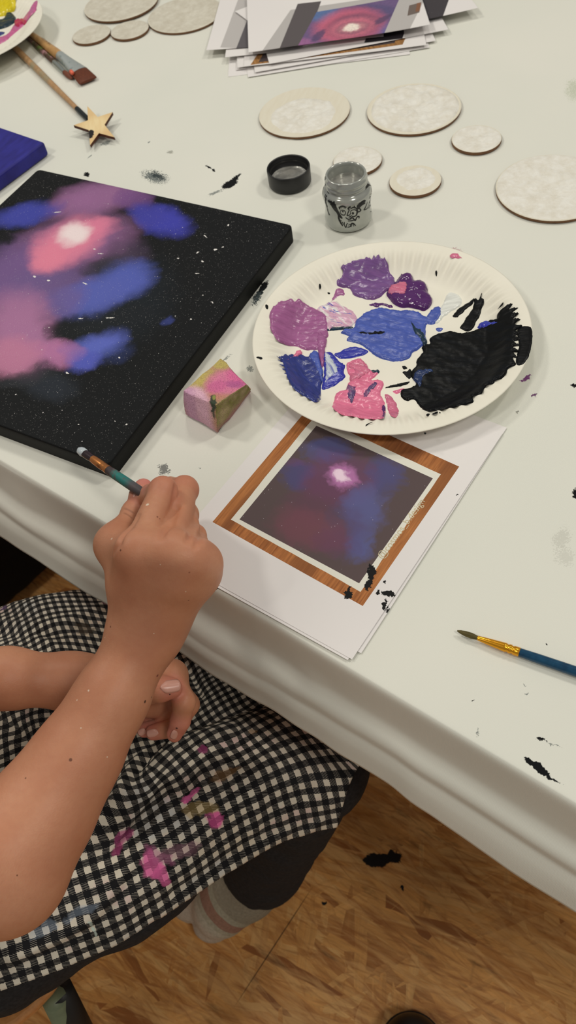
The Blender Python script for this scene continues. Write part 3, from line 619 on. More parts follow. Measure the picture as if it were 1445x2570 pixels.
pdab([(860, 492), (880, 475), (930, 460), (960, 456), (1000, 464), (1040, 458), (1090, 442)]+fing+[(960, 800), (900, 812), (850, 815), (815, 792), (790, 765), (762, 772), (733, 750), (735, 720), (782, 708), (800, 690), (780, 660), (785, 632), (802, 610), (805, 580), (832, 552), (828, 522), (862, 510)], .0018, M_black, 'large spread of black paint', seed=19, jag=.0006, rough=.22)
pdab([(1262, 446), (1285, 430), (1324, 440), (1327, 500), (1315, 560), (1288, 602), (1256, 604), (1258, 560), (1268, 520), (1262, 480)], .0004, M_black, 'black paint on the rim', seed=20, jag=.0003)
pdab([(1170, 356), (1185, 332), (1198, 322), (1194, 338)], .0006, M_black, 'small black paint spot', seed=37)
pdab([(786, 660), (800, 640), (830, 632), (870, 630), (880, 645), (842, 662), (832, 690), (820, 720), (800, 694)], .0006, M_ink, 'blue streak in the black paint', lift=.0018, seed=21)  # dark blue paint lying in the black
pdab([(1080, 438), (1095, 420), (1120, 410), (1170, 414), (1166, 436), (1130, 440), (1110, 448)], .0008, M_deep, 'blue ridge on the black paint', lift=.0014, seed=22, rough=.7)
for k, pts in enumerate(([(740, 640), (760, 636), (775, 625), (786, 650), (770, 670)], [(652, 714), (700, 696), (722, 692), (772, 680), (758, 698), (700, 708)], [(736, 612), (750, 610), (762, 622), (745, 628)], [(365, 238), (372, 252), (366, 266), (362, 252)], [(402, 276), (412, 280), (408, 286), (400, 282)], [(890, 186), (897, 190), (898, 214), (892, 208)], [(572, 886), (580, 874), (604, 866), (584, 874)], [(120, 332), (132, 338), (128, 354), (119, 346)], [(848, 830), (862, 828), (860, 836), (850, 838)], [(875, 826), (898, 818), (894, 826), (880, 832)], [(905, 818), (915, 822), (908, 826)], [(838, 912), (848, 914), (842, 922)], [(76, 568), (102, 572), (98, 580), (80, 576)])):
    pdab(pts, .0005, M_black, 'small black fleck', seed=30+k, step=.0007, jag=.0004, edge=.0012)
pdab([(168, 562), (178, 572), (200, 565), (212, 556), (222, 566), (240, 560), (265, 570), (280, 560), (310, 570), (335, 545), (355, 545), (365, 580), (380, 640), (378, 680), (370, 720), (366, 770), (340, 775), (310, 755), (280, 740), (250, 715), (230, 690), (215, 650), (205, 610), (190, 585)], .0018, M_navy, 'navy blue paint', seed=23)
pdab([(250, 560), (262, 545), (282, 548), (278, 566), (240, 585), (226, 600), (222, 586)], .0006, M_pink, 'pink streak over the navy', lift=.0016, seed=24)
pdab([(378, 560), (395, 548), (420, 552), (440, 578), (465, 600), (482, 612), (475, 640), (480, 662), (450, 690), (420, 708), (375, 718), (382, 660), (384, 620)], .0014, M_deep, 'bright blue paint', seed=25)
pdab([(386, 560), (400, 556), (420, 572), (440, 610), (452, 640), (430, 660), (404, 682), (380, 704), (392, 640)], .0007, M_streak, 'white and blue streaked paint', lift=.0013, seed=26)
pdab([(316, 570), (335, 548), (356, 548), (368, 590), (380, 640), (376, 690), (352, 640), (330, 600)], .0006, M_blue, 'lighter blue stripe', lift=.0017, seed=27)
pdab([(362, 465), (396, 490), (390, 545), (385, 600), (374, 622), (360, 560), (350, 505)], .0012, M_mauve, 'mauve tail', lift=.0014, seed=8)
for k in range(8):
    y = 582+k*20; x = 172+k*9+(k*k)*.4
    pdab([(x, y), (x+14, y+2), (x+34, y+8), (x+34, y+14), (x+14, y+8)], .0005, M_navy, 'thin blue tick on the rim', seed=50+k, step=.0008, edge=.001)
pdab([(485, 612), (500, 595), (545, 580), (562, 590), (585, 620), (580, 636), (612, 632), (636, 636), (620, 660), (600, 675), (640, 674), (655, 692), (650, 715), (640, 735), (660, 780), (652, 800), (662, 820), (650, 848), (620, 852), (560, 850), (520, 840), (460, 830), (425, 800), (428, 772), (440, 735), (470, 725), (490, 718), (495, 690), (520, 670), (495, 650)], .0016, M_pink, 'pink paint', seed=28, rough=.5)
pdab([(490, 612), (545, 584), (585, 620), (600, 640), (560, 664), (510, 690), (500, 655), (520, 640)], .0006, M_rose, 'rose brush strokes', lift=.0014, seed=29)
pdab([(490, 697), (510, 705), (532, 712), (526, 760), (510, 788), (496, 770), (484, 730)], .0007, M_dull, 'dull purple streak in the pink', lift=.0014, seed=60)
pdab([(556, 758), (575, 720), (610, 690), (632, 695), (605, 730), (580, 758)], .0007, M_dull, 'purple brush marks in the pink', lift=.0014, seed=61)
pdab([(645, 800), (660, 790), (664, 820), (654, 848), (642, 846)], .0006, M_purple, 'purple edge of the pink paint', lift=.0012, seed=62)
pdab([(594, 636), (620, 632), (636, 637), (622, 648), (600, 648)], .0006, M_teal, 'teal fleck on the pink', lift=.0012, seed=63)
pdab([(660, 738), (690, 750), (715, 790), (722, 820), (708, 845), (680, 830), (672, 800), (663, 765)], .0009, M_rose, 'rose stroke', seed=64)
pdab([(695, 726), (722, 716), (752, 712), (745, 722), (712, 738)], .0005, M_pink, 'small pink streak', seed=65)
pdab([(590, 330), (640, 320), (700, 338), (690, 350), (650, 340), (610, 344)], .0004, M_purple, 'thin purple scribble', seed=66, jag=.0012)
pdab([(960, 110), (975, 100), (1000, 112), (1010, 122), (985, 124), (970, 122)], .0003, M_rose, 'faint rose smear on the rim', seed=67, jag=.0012)

# second plate, cut by the frame at top left
PZ2 = TZ+.0105
p1, p2 = at(103, 12, PZ2+.0149)[:2], at(0, 136, PZ2+.0149)[:2]; mid = (p1+p2)/2; hd = np.linalg.norm(p2-p1)/2; nv = np.array([-(p2-p1)[1], (p2-p1)[0]])/(2*hd)
k_ = math.sqrt(PR**2-hd**2); cA, cB = mid+nv*k_, mid-nv*k_; PC2 = cA if cA[0] < cB[0] else cB
plate2 = make_plate(PC2, PZ2, 'white paper plate with yellow and pink paint in the top left corner')
def pz2(x, y): return PZ2+float(plate_h(math.hypot(x-PC2[0], y-PC2[1])))
dab(plate2, [(-20, 0), (-10, 8), (14, 8), (20, -6), (38, -8), (41, 10), (38, 26), (20, 36), (4, 42), (-20, 40)], pz2, .0045, paint_mat('yellow_paint', (222, 202, 30), None, 0, .15), 'yellow paint', edge=.005, seed=70, rough=.2)
dab(plate2, [(-20, 52), (8, 50), (16, 34), (22, 31), (32, 35), (40, 46), (36, 58), (20, 68), (0, 74), (-20, 74)], pz2, .002, paint_mat('dark_teal_paint', (14, 44, 56), None, .4, .2), 'dark teal paint', seed=71)
dab(plate2, [(-10, 98), (20, 85), (38, 60), (62, 42), (74, 26), (84, 8), (94, 2), (92, 18), (88, 30), (72, 46), (55, 68), (30, 90), (10, 106), (-10, 112)], pz2, .0009, paint_mat('magenta_pink_paint', (202, 98, 150), (176, 120, 160), .9), 'pink paint streak', seed=72)
dab(plate2, [(36, 64), (44, 52), (60, 50), (66, 58), (52, 64), (46, 70)], pz2, .0025, paint_mat('crimson_paint', (188, 40, 86), None, 0, .12), 'crimson paint drop', lift=.0008, seed=73)
dab(plate2, [(-10, 84), (4, 80), (12, 82), (4, 89), (-10, 92)], pz2, .001, M_navy, 'dark blue streak', seed=74)

# ================================================================ coated wooden discs
def disc_mats():
    s = NT('plywood_disc', .7, .3); nz = s.n('SeparateXYZ'); s.put(nz.inputs[0], s.coord('Normal')); P = s.coord()
    face = s.mix(s.mr(s.noise(s.mapping(P, (60, 8, 1), (0, 0, .5)), 4, 3), .3, .7), srgb(225, 220, 203), srgb(220, 213, 194))
    s.base(s.mix(s.math('GREATER_THAN', nz.outputs[2], .6), s.mix(s.noise(P, 200, 2), srgb(84, 56, 36), srgb(132, 96, 66)), face))
    out = [s.m]
    for nm, c1, c2 in (('white_paste', (236, 234, 226), (224, 219, 206)), ('dry_paste', (220, 215, 200), (204, 197, 180))):
        t = NT(nm, .42, .45); P = t.coord(); t.base(t.mix(t.mr(t.noise(P, 120, 4, .6), .35, .65), srgb(*c2), srgb(*c1)))
        t.bump(t.math('ADD', t.noise(P, 260, 4, .7), t.noise(P, 70, 2)), .6, .0012); out.append(t.m)
    return out
DM, PASTE, DRY = disc_mats()
def make_disc(c, r, label, grp, cover, shift=(0, 0), m=None, z0=TZ, amp=.0010, seed=1):
    T = thing('wooden_disc', (c[0], c[1], z0), label, 'disc', grp)
    V, F = lathe([(r*.985, .0002), (r, .0006), (r, .0028), (r*.988, .0032)], 96, (c[0], c[1], z0)); o = mesh('board', V, F, DM, T)
    n = 72; a = np.arange(n)*2*PI/n; sx, sy = shift
    P2 = np.stack([np.cos(a), np.sin(a), np.full(n, seed)], 1); rr = r*cover*(1+(.09 if cover < .93 else .012)*vnoise(P2, .45, seed)+(.04 if cover < .93 else .004)*vnoise(P2, .16, seed))
    V = []; lv = np.linspace(.02, 1, 26)
    for t in lv:
        x = c[0]+sx*r+rr*t*np.cos(a); y = c[1]+sy*r+rr*t*np.sin(a); q = np.stack([x, y, np.full(n, seed*.1)], 1)
        d = np.hypot(x-c[0], y-c[1]); k = np.minimum(1, (r*.985)/np.maximum(d, 1e-6)); x = c[0]+(x-c[0])*k; y = c[1]+(y-c[1])*k
        e = min(1., (1-t)/(.12 if cover > .9 else .4)); z = z0+.0031+(math.sqrt(max(0, 1-(1-e)**2)))*amp*(.55+.5*vnoise(q, .011, seed)+.45*vnoise(q, .0045, seed+3)+.25*vnoise(q, .0022, seed+6)).clip(.05)
        V.append(np.stack([x, y, z+.0001], 1))
    V = np.concatenate(V); F = grid_faces(len(lv), n, True); F = [f for f in F]+[tuple(range(n))]
    mesh('paste_layer', V, F, m or PASTE, T, smooth=True); return T
S7 = .705; g1, g2 = 'wooden discs drying in the middle', 'wooden discs drying at the back'
D_ = lambda x, y: np.array([x, y])*S7
make_disc(D_(.1468, 1.2122), .0493, 'large wooden disc behind the black jar cap, its paste patch off the edge', g1, .70, (-.04, -.16), amp=.0016, seed=2)
make_disc(D_(.3046, 1.1604), .0492, 'large wooden disc thickly spread with white paste, right of the back pile', g1, .93, (.02, -.01), amp=.0026, seed=3)
make_disc(D_(.3666, 1.0498), .0245, 'small coated disc between two large ones at the right', g1, .96, (.0, .0), amp=.0012, seed=4)
make_disc(D_(.2607, .9822), .0249, 'small wooden disc right of the silver paint jar, bare along its rim', g1, .72, (.05, .08), amp=.0012, seed=5)
c = at(897, 402, TZ+.003); make_disc(c, .0245, 'small white coated disc partly hidden behind the paint jar', g1, .97, (0, 0), amp=.0012, seed=6)
c = at(1387, 468, TZ+.003); make_disc(c, .0515, 'large coated disc cut by the right edge of the picture', g1, .98, (0, 0), PASTE, amp=.0012, seed=7)
make_disc(D_(-.0027, 1.6192), .0485, 'large dry disc touching the left of the back paper pile', g2, .985, (0, 0), DRY, amp=.0007, seed=8)
c = at(304, 9, TZ+.003); make_disc(c, .0500, 'large dry disc at the top, overlapping two small discs', g2, .985, (0, 0), DRY, z0=TZ+.0008, amp=.0007, seed=9)
make_disc(D_(-.1766, 1.6153), .0250, 'small dry disc furthest left, near the wooden brushes', g2, .98, (0, 0), DRY, amp=.0006, seed=10)
make_disc(D_(-.1062, 1.6018), .0248, 'small dry disc between the leftmost disc and a large one', g2, .98, (0, 0), DRY, amp=.0006, seed=11)

# ================================================================ paint jar and its cap
jb = at(875, 552, TZ)[:2]; JH = height_over(871, 434, jb)-TZ; JR = .0208
jar = thing('paint_jar', (jb[0], jb[1], TZ), 'open glass jar of silver paint with black print on it', 'jar')
def jar_mat():
    s = NT('silver_paint_glass', .16, .6, metal=.35); P = s.coord(); f = s.noise(P, 60, 3); s.base(s.mix(s.mr(f, .3, .7), srgb(158, 162, 158), srgb(176, 178, 170)))
    s.p.inputs['Coat Weight'].default_value = .8; s.p.inputs['Coat Roughness'].default_value = .04; return s.m
JM = jar_mat(); h = JH
prof = [(.0150, 0), (.0185, .0004), (.0204, .0022), (.0210, .005), (.0206, .009), (.0199, .014), (.0198, .019), (.0203, .0235), (.0212, .0265), (.0213, .0290), (.0206, .0318), (.0192, .0335), (.0178, .0342), (.0172, .0352)]
sc = (h-.0118)/.0352
prof = [(r*1.06, z*sc) for r, z in prof]; zt = prof[-1][1]
prof += [(.0172, zt+.0015), (.0181, zt+.0022), (.0183, zt+.003), (.0174, zt+.0038), (.0173, zt+.0058), (.0182, zt+.0066), (.0182, zt+.0076), (.0172, zt+.0084), (.0172, zt+.0112), (.0168, h), (.0160, h+.0001), (.0153, h-.0006), (.0151, h-.004), (.0152, h-.012)]
prof = prof[:14]+[(r*1.06, z) for r, z in prof[14:]]
V, F = lathe(prof, 96, (jb[0], jb[1], TZ+.0002), False); F.append(tuple(range(95, -1, -1))); o = mesh('glass_body', V, F, JM, jar, smooth=True)
V, F = lathe([(.0161, h-.0100), (.0140, h-.0102), (.008, h-.0105), (.002, h-.0104)], 64, (jb[0], jb[1], TZ), False); F.append(tuple(range(192, 256)))
def sil_mat():
    s = NT('silver_paint', .25, .5, metal=.6); P = s.coord(); s.base(s.mix(s.mr(s.noise(P, 90, 3), .35, .65), srgb(150, 150, 146), srgb(186, 184, 176))); s.bump(s.noise(P, 220, 2), .3, .001); return s.m
SIL = sil_mat(); o = mesh('paint_fill', V, F, SIL, jar, smooth=True); o['label'] = 'silver paint inside the jar'
# black print: built as thin raised ink on the jar wall
INK = plain('black_print', (22, 22, 22), .5)
fa = math.atan2(*(CAMP[:2]-jb)[::-1])                                # azimuth that faces the camera
rp = np.array([(z, r) for r, z in prof[:14]])
def wrap(X, Zh, lift=.00022):
    r = np.interp(Zh, rp[:, 0], rp[:, 1])+lift; a = fa+X/.0217; return np.stack([jb[0]+r*np.cos(a), jb[1]+r*np.sin(a), TZ+Zh], 1)
def inkline(pts, wds, closed=False):
    p = catmull(np.array(pts, float), max(6, 7*len(pts))); k = len(p); wd = 1.05*np.interp(np.linspace(0, 1, k), np.linspace(0, 1, len(wds)), wds)
    tg = np.gradient(p, axis=0); tg /= np.linalg.norm(tg, axis=1)[:, None]+1e-9; nr_ = np.stack([-tg[:, 1], tg[:, 0]], 1)
    V2 = np.stack([p+nr_*wd[:, None]/2, p-nr_*wd[:, None]/2], 1).reshape(-1, 2); return V2, [(2*i, 2*i+2, 2*i+3, 2*i+1) for i in range(k-1)]
# figure units: zoom pixels of the label (x right, y down); label centre at x=650
JU = .0448/1120
def jz(y): return zt*1.0-(y-330)*JU*1.28
strokes = [([(300, 440), (310, 410), (345, 440), (330, 480)], [30, 46, 30]), ([(370, 390), (365, 470), (395, 560), (420, 640)], [16, 62, 80, 20]), ([(385, 430), (400, 520), (415, 600)], [40, 60, 20]), ([(410, 560), (450, 660), (520, 720)], [50, 70, 24]),
 ([(440, 640), (430, 720), (445, 790)], [40, 30, 12]), ([(475, 520), (500, 470), (560, 450), (630, 480)], [18, 26, 26, 12]), ([(470, 470), (500, 520)], [20, 12]), ([(510, 450), (530, 500)], [16, 10]), ([(550, 440), (562, 495)], [16, 10]), ([(590, 445), (592, 500)], [16, 10]), ([(620, 460), (612, 505)], [16, 8]),
 ([(480, 600), (510, 545), (570, 545), (600, 600), (570, 650), (510, 640), (480, 600)], [14, 12, 14, 18, 16, 12]), ([(528, 580), (545, 572), (552, 590)], [22, 30, 18]), ([(715, 470), (665, 500), (680, 545), (650, 610), (630, 660), (680, 655), (720, 620)], [30, 34, 22, 18, 22, 16, 8]),
 ([(705, 520), (770, 500), (830, 540)], [18, 30, 14]), ([(700, 640), (720, 570), (790, 560), (850, 610), (830, 690), (760, 700), (710, 660)], [10, 16, 20, 22, 18, 10]), ([(745, 610), (762, 640), (780, 620)], [26, 40, 20]), ([(790, 470), (800, 500), (850, 560), (865, 640), (840, 700)], [24, 20, 24, 26, 10]),
 ([(840, 500), (900, 480), (985, 460), (960, 500), (1005, 520)], [20, 60, 44, 50, 12]), ([(850, 540), (905, 530), (955, 520)], [40, 60, 24]), ([(860, 560), (920, 580), (940, 630), (890, 640), (880, 610)], [24, 22, 26, 20, 10]),
 ([(590, 700), (660, 740), (740, 720), (800, 780), (850, 730), (900, 740), (890, 775)], [14, 22, 22, 30, 24, 26, 12]), ([(660, 700), (700, 690), (720, 720), (690, 750)], [16, 20, 18, 12]), ([(640, 770), (720, 775), (800, 770)], [14, 18, 10]),
 ([(440, 720), (470, 800), (520, 870)], [30, 30, 12]), ([(470, 770), (500, 770)], [16, 14]), ([(520, 790), (530, 840), (500, 840), (505, 790)], [14, 16, 14, 12]), ([(560, 790), (560, 850), (590, 890), (610, 830), (640, 820)], [18, 18, 20, 16, 12]), ([(620, 890), (680, 880), (690, 840), (640, 850)], [14, 18, 14, 12]), ([(700, 890), (715, 830), (760, 840), (800, 885)], [16, 26, 26, 18]), ([(740, 850), (760, 890)], [18, 10]),
 ([(205, 330), (215, 420)], [14, 14]), ([(235, 330), (240, 520), (235, 600)], [20, 26, 14]), ([(215, 520), (225, 600), (250, 640)], [14, 16, 10]), ([(205, 620), (235, 680), (265, 740)], [10, 16, 22]), ([(225, 660), (250, 650)], [10, 10])]
Vs, Fs, nb = [], [], 0
for pts, wd in strokes:
    v2, f2 = inkline(pts, wd); X = (v2[:, 0]-660)*JU*1.06; X = np.where(np.abs(X) > .012, np.sign(X)*(.012+(np.abs(X)-.012)*1.9), X)
    Vs.append(wrap(X, jz(v2[:, 1]))); Fs += [tuple(i+nb for i in f) for f in f2]; nb += len(v2)
o = mesh('printed_ornament', np.concatenate(Vs), Fs, INK, jar); o['label'] = 'black printed face ornament on the jar'
script = [([(1020, 650), (1060, 580), (1090, 500)], [22, 12, 10]), ([(1030, 650), (1110, 630), (1165, 520), (1150, 420), (1110, 450)], [16, 10, 12, 14, 8]), ([(1160, 560), (1185, 540), (1180, 580), (1200, 570)], [14, 12, 12, 8]), ([(1200, 570), (1225, 470), (1230, 400), (1215, 480), (1225, 560)], [8, 10, 10, 12, 8]), ([(1232, 550), (1250, 520), (1248, 560), (1262, 500)], [10, 12, 12, 10]), ([(1130, 655), (1150, 645)], [22, 14]), ([(1170, 650), (1180, 610), (1190, 640)], [14, 10, 12]), ([(1205, 650), (1235, 610)], [16, 14]), ([(1185, 740), (1190, 755)], [18, 18])]
Vs, Fs, nb = [], [], 0
for pts, wd in script+[([(1160, 330), (1255, 230)], [105, 105])]:
    v2, f2 = inkline(pts, wd); x = v2[:, 0]-660; X = np.where(x > 330, 330*JU*1.06+(x-330)*JU*1.75, x*JU*1.06)
    Vs.append(wrap(X, jz(v2[:, 1]+np.where(x > 330, (x-330)*.42, 0)))); Fs += [tuple(i+nb for i in f) for f in f2]; nb += len(v2)
o = mesh('printed_script', np.concatenate(Vs), Fs, INK, jar); o['label'] = 'black script word and block printed on the jar side'

cb_ = at(728, 458, TZ)[:2]; CH = .0172; CR = .0212
cap = thing('jar_cap', (cb_[0], cb_[1], TZ), 'black screw cap lying upside down left of the silver paint jar', 'cap')
BLK = plain('black_plastic', (24, 24, 25), .38, .5)
V, F = lathe([(CR*.6, .0002), (CR*.95, .0003), (CR, .0012), (CR*1.005, .004), (CR*1.01, CH-.0008), (CR*.995, CH), (CR*.955, CH), (CR*.935, CH-.0008), (CR*.925, CH-.004), (CR*.90, CH-.0045), (CR*.915, CH-.0052), (CR*.905, CH-.008), (CR*.88, CH-.0085), (CR*.88, .0032), (CR*.3, .003)], 80, (cb_[0], cb_[1], TZ), False)
F.append(tuple(range(79, -1, -1))); n = 14*80; F.append(tuple(range(n, n+80))); mesh('shell', V, F, BLK, cap, smooth=True)
a = np.arange(72)*2*PI/72; V = []
for t in np.linspace(.05, 1, 14): V.append(np.stack([cb_[0]+CR*.86*t*np.cos(a), cb_[1]+CR*.86*t*np.sin(a), TZ+.0052+.0004*vnoise(np.stack([t*np.cos(a), t*np.sin(a), 0*a], 1), .4, 3)+.0012*max(0, t-.85)/.15], 1))
o = mesh('liner', np.concatenate(V), grid_faces(14, 72, True)+[tuple(range(72))], SIL, cap, smooth=True); o['label'] = 'silver paint smeared liner of the cap'

# ================================================================ brushes
def varn(name, a, b, rough=.35, sc=(30, 300, 300), extra=None):
    s = NT(name, rough, .4); P = s.coord(); f = s.noise(P, 150, 3, .6); col = s.mix(s.mr(f, .35, .65), srgb(*a), srgb(*b))
    if extra:
        for rgb, scale, lo, hi in extra: col = s.mix(s.mr(s.noise(P, scale, 3), lo, hi), col, srgb(*rgb))
    s.base(col); return s.m
def metal(name, rgb, rough=.22, spots=None, mt=.75):
    s = NT(name, rough, .5, srgb(*rgb), mt)
    if spots: P = s.coord(); f = s.mr(s.noise(P, 130, 3), .55, .68); s.base(s.mix(f, srgb(*rgb), srgb(*spots)))
    return s.m
def hair(name, a, b, ang=0):
    s = NT(name, .5, .3); P = s.coord(); st = s.noise(s.mapping(P, (150, 1800, 1), (0, 0, -ang)), 1, 3, .6); s.base(s.mix(s.mr(st, .3, .7), srgb(*a), srgb(*b))); s.bump(st, .5, .0008); return s.m
def rodm(name, p0, p1, prof, m, parent, label=None, seg=20):
    V, F = rod(p0, p1, prof, seg); o = fixn(mesh(name, V, F, m, parent, smooth=True)); 
    md = o.modifiers.new('e', 'EDGE_SPLIT'); md.split_angle = .8
    if label: o['label'] = label
    return o
# blue round brush at the right
zb = TZ+.0034
tip, jn, fe = at(1147, 1583, TZ+.0030), at(1198, 1601, zb), at(1303, 1637, zb); dr = (fe-jn)/np.linalg.norm(fe-jn); hd_ = fe+dr*.115
T = thing('paint_brush', (fe[0], fe[1], TZ), 'thin dark blue paint brush with gold ferrule at the right', 'brush')
rodm('bristles', jn, tip, [(0, .0013), (.3, .0019), (.6, .0017), (.85, .0011), (1, .0004)], hair('olive_bristle', (96, 84, 38), (66, 58, 28), math.atan2(dr[1], dr[0])), T, 'olive brown bristles')
Lf = np.linalg.norm(fe-jn)
rodm('ferrule', jn, fe, [(0, .0014), (.05, .0016), (.3, .0022), (.62, .0028), (.68, .0029), (.70, .0025), (.735, .0025), (.75, .0029), (.80, .0029), (.82, .0025), (.85, .0025), (.87, .0029), (1, .0029)], metal('gold_ferrule', (226, 158, 36), .2), T, 'gold ferrule', 28)
rodm('handle', fe, hd_, [(0, .0027), (.1, .0030), (.4, .0033), (.7, .0027), (.96, .0016), (1, .0008)], varn('blue_lacquer', (14, 54, 82), (22, 70, 100), .22), T, 'dark blue handle')
# flat brush at top left
p0, p1 = at(151, 141, TZ+.006), at(200, 180, TZ+.005); hx = at(62, 45, TZ+.0055); dr = (p1-p0)/np.linalg.norm(p1-p0)
T = thing('paint_brush', (p0[0], p0[1], TZ), 'wide flat brush with brown bristles and wooden handle, top left', 'brush')
far = p0-dr*.12; far[2] = TZ+.0052
rodm('handle', far, p0, [(0, .003), (.3, .0042), (.7, .0055), (.93, .0062), (1, .0058)], varn('pale_wood', (196, 154, 100), (176, 132, 82), .3), T, 'varnished wooden handle')
rodm('ferrule', p0, p1, [(0, .0060), (.06, .0064), (.12, .0060), (.2, .0064), (.26, .0062), (.6, .0085, .0048), (1, .0108, .0034)], metal('steel_ferrule', (214, 222, 220), .3, (176, 194, 194)), T, 'silver ferrule', 32)
p2 = at(221, 203, TZ+.0034); rodm('bristles', p1, p2, [(0, .0104, .0031), (.5, .0112, .0030), (.9, .0118, .0024), (1, .0115, .0014)], hair('brown_bristle', (116, 58, 32), (78, 36, 20), math.atan2(dr[1], dr[0])), T, 'red brown bristles', 32)
o = rodm('paint_spot', at(177, 178, TZ+.0088), at(183, 185, TZ+.0085), [(0, .001), (.2, .0024), (.8, .0024), (1, .001)], plain('orange_paint', (226, 104, 76), .3), T, 'orange paint spot')
dd, aa, bb = frame(dr)
mid = p0-dr*.036
def wraprod(V, r=.0063):
    th_ = V[:, 1]/r; return mid+np.outer(V[:, 0], dd)+np.outer(np.sin(th_)*r, -aa if (aa@np.array([0, -1, 0])) > 0 else aa)+np.outer(np.cos(th_)*r+0*V[:, 0], np.array([0, 0, 1.]))
text('printed_size', 'ROSTEM  № 2', .0042, wraprod, plain('brown_print', (92, 66, 40), .7), T)
# thin dirty brush beside it
q0, q1, q2 = at(136, 157, TZ+.0034), at(162, 182, TZ+.0034), at(181, 197, TZ+.0026); dr = (q1-q0)/np.linalg.norm(q1-q0)
T = thing('paint_brush', (q0[0], q0[1], TZ), 'thin paint-stained brush lying against the wide flat brush', 'brush')
far = q0-dr*.12; far[2] = TZ+.003
rodm('handle', far, q0, [(0, .0018), (.5, .0028), (.9, .0033), (1, .003)], varn('stained_handle', (88, 62, 44), (52, 40, 34), .5, extra=(((152, 112, 116), 90, .54, .62), ((92, 112, 52), 60, .58, .66))), T, 'paint stained handle')
rodm('ferrule', q0, q1, [(0, .0031), (.1, .0033), (.8, .0031), (1, .0029)], metal('dull_ferrule', (168, 176, 174), .3), T, 'dull silver ferrule')
rodm('bristles', q1, q2, [(0, .0028), (.4, .0034), (.8, .0026), (1, .001)], hair('worn_bristle', (136, 78, 58), (96, 52, 38), math.atan2(dr[1], dr[0])), T, 'short brown bristles')
# brush lying under the star
s0, s1, s2 = at(36, 118, TZ+.0040), at(193, 273, TZ+.0034), at(222, 301, TZ+.0028); dr = (s1-s0)/np.linalg.norm(s1-s0)
T = thing('paint_brush', (s1[0], s1[1], TZ), 'long wooden brush with its black tip under the wooden star', 'brush')
rodm('handle', s0-dr*.03, s1, [(0, .0034), (.2, .0040), (.5, .0038), (.8, .0031), (1, .0027)], varn('grey_wood', (186, 146, 104), (166, 128, 88), .45, extra=(((150, 144, 118), 30, .56, .7),)), T, 'bare wooden handle')
rodm('ferrule', s1, s2, [(0, .0029), (.1, .0031), (.8, .003), (1, .0028)], plain('black_stained_metal', (24, 30, 32), .35), T, 'black painted ferrule')
rodm('bristles', s2, s2+(s2-s1)*.5-np.array([0, 0, .0012]), [(0, .0026), (.5, .0026), (1, .0006)], plain('black_bristle', (20, 22, 24), .6), T, 'black bristles')

# wooden star
SZ = TZ+.0068
pts = []
tips = [(221.5, 274), (284, 285), (286, 339), (223.5, 358), (185, 316)]
tw = [at(u, v, SZ+.0032)[:2] for u, v in tips]; cst = sum(tw)/5
for i in range(5):
    pts.append(tw[i]); m2 = (tw[i]+tw[(i+1) % 5])/2; pts.append(cst+(m2-cst)*.50)
V, F = prism(pts, SZ, SZ+.0034); V[:, 2] += (V[:, 1]-cst[1])*.10
def star_mat(o):
    s = NT('star_plywood', .55, .3); P = s.coord(); nz = s.n('SeparateXYZ'); s.put(nz.inputs[0], s.coord('Normal'))
    r = s.vm('LENGTH', P); face = s.mix(s.mr(r, .010, .0205, 0, .45), srgb(238, 216, 168), srgb(206, 158, 100)); face = s.mix(s.mr(s.noise(s.mapping(P, (300, 40, 1)), 1, 2), .4, .6, 0, .3), face, srgb(222, 188, 132))
    V = s.warp(P, (300, .004)); face = s.mix(s.mr(s.ell(V, pell(229, 340, 8, 11, 30, SZ, o)), .7, 1, 1, 0), face, srgb(30, 26, 24))
    s.base(s.mix(s.math('GREATER_THAN', nz.outputs[2], .6), s.mix(s.noise(P, 300, 2), srgb(52, 26, 16), srgb(96, 50, 30)), face)); return s.m
so = (cst[0], cst[1], SZ); o = fixn(mesh('wooden_star', V, F, star_mat(so), origin=so)); bevel(o, .0003, 2)
tag(o, 'small wooden star with burnt dark edges resting on a brush end', 'star')

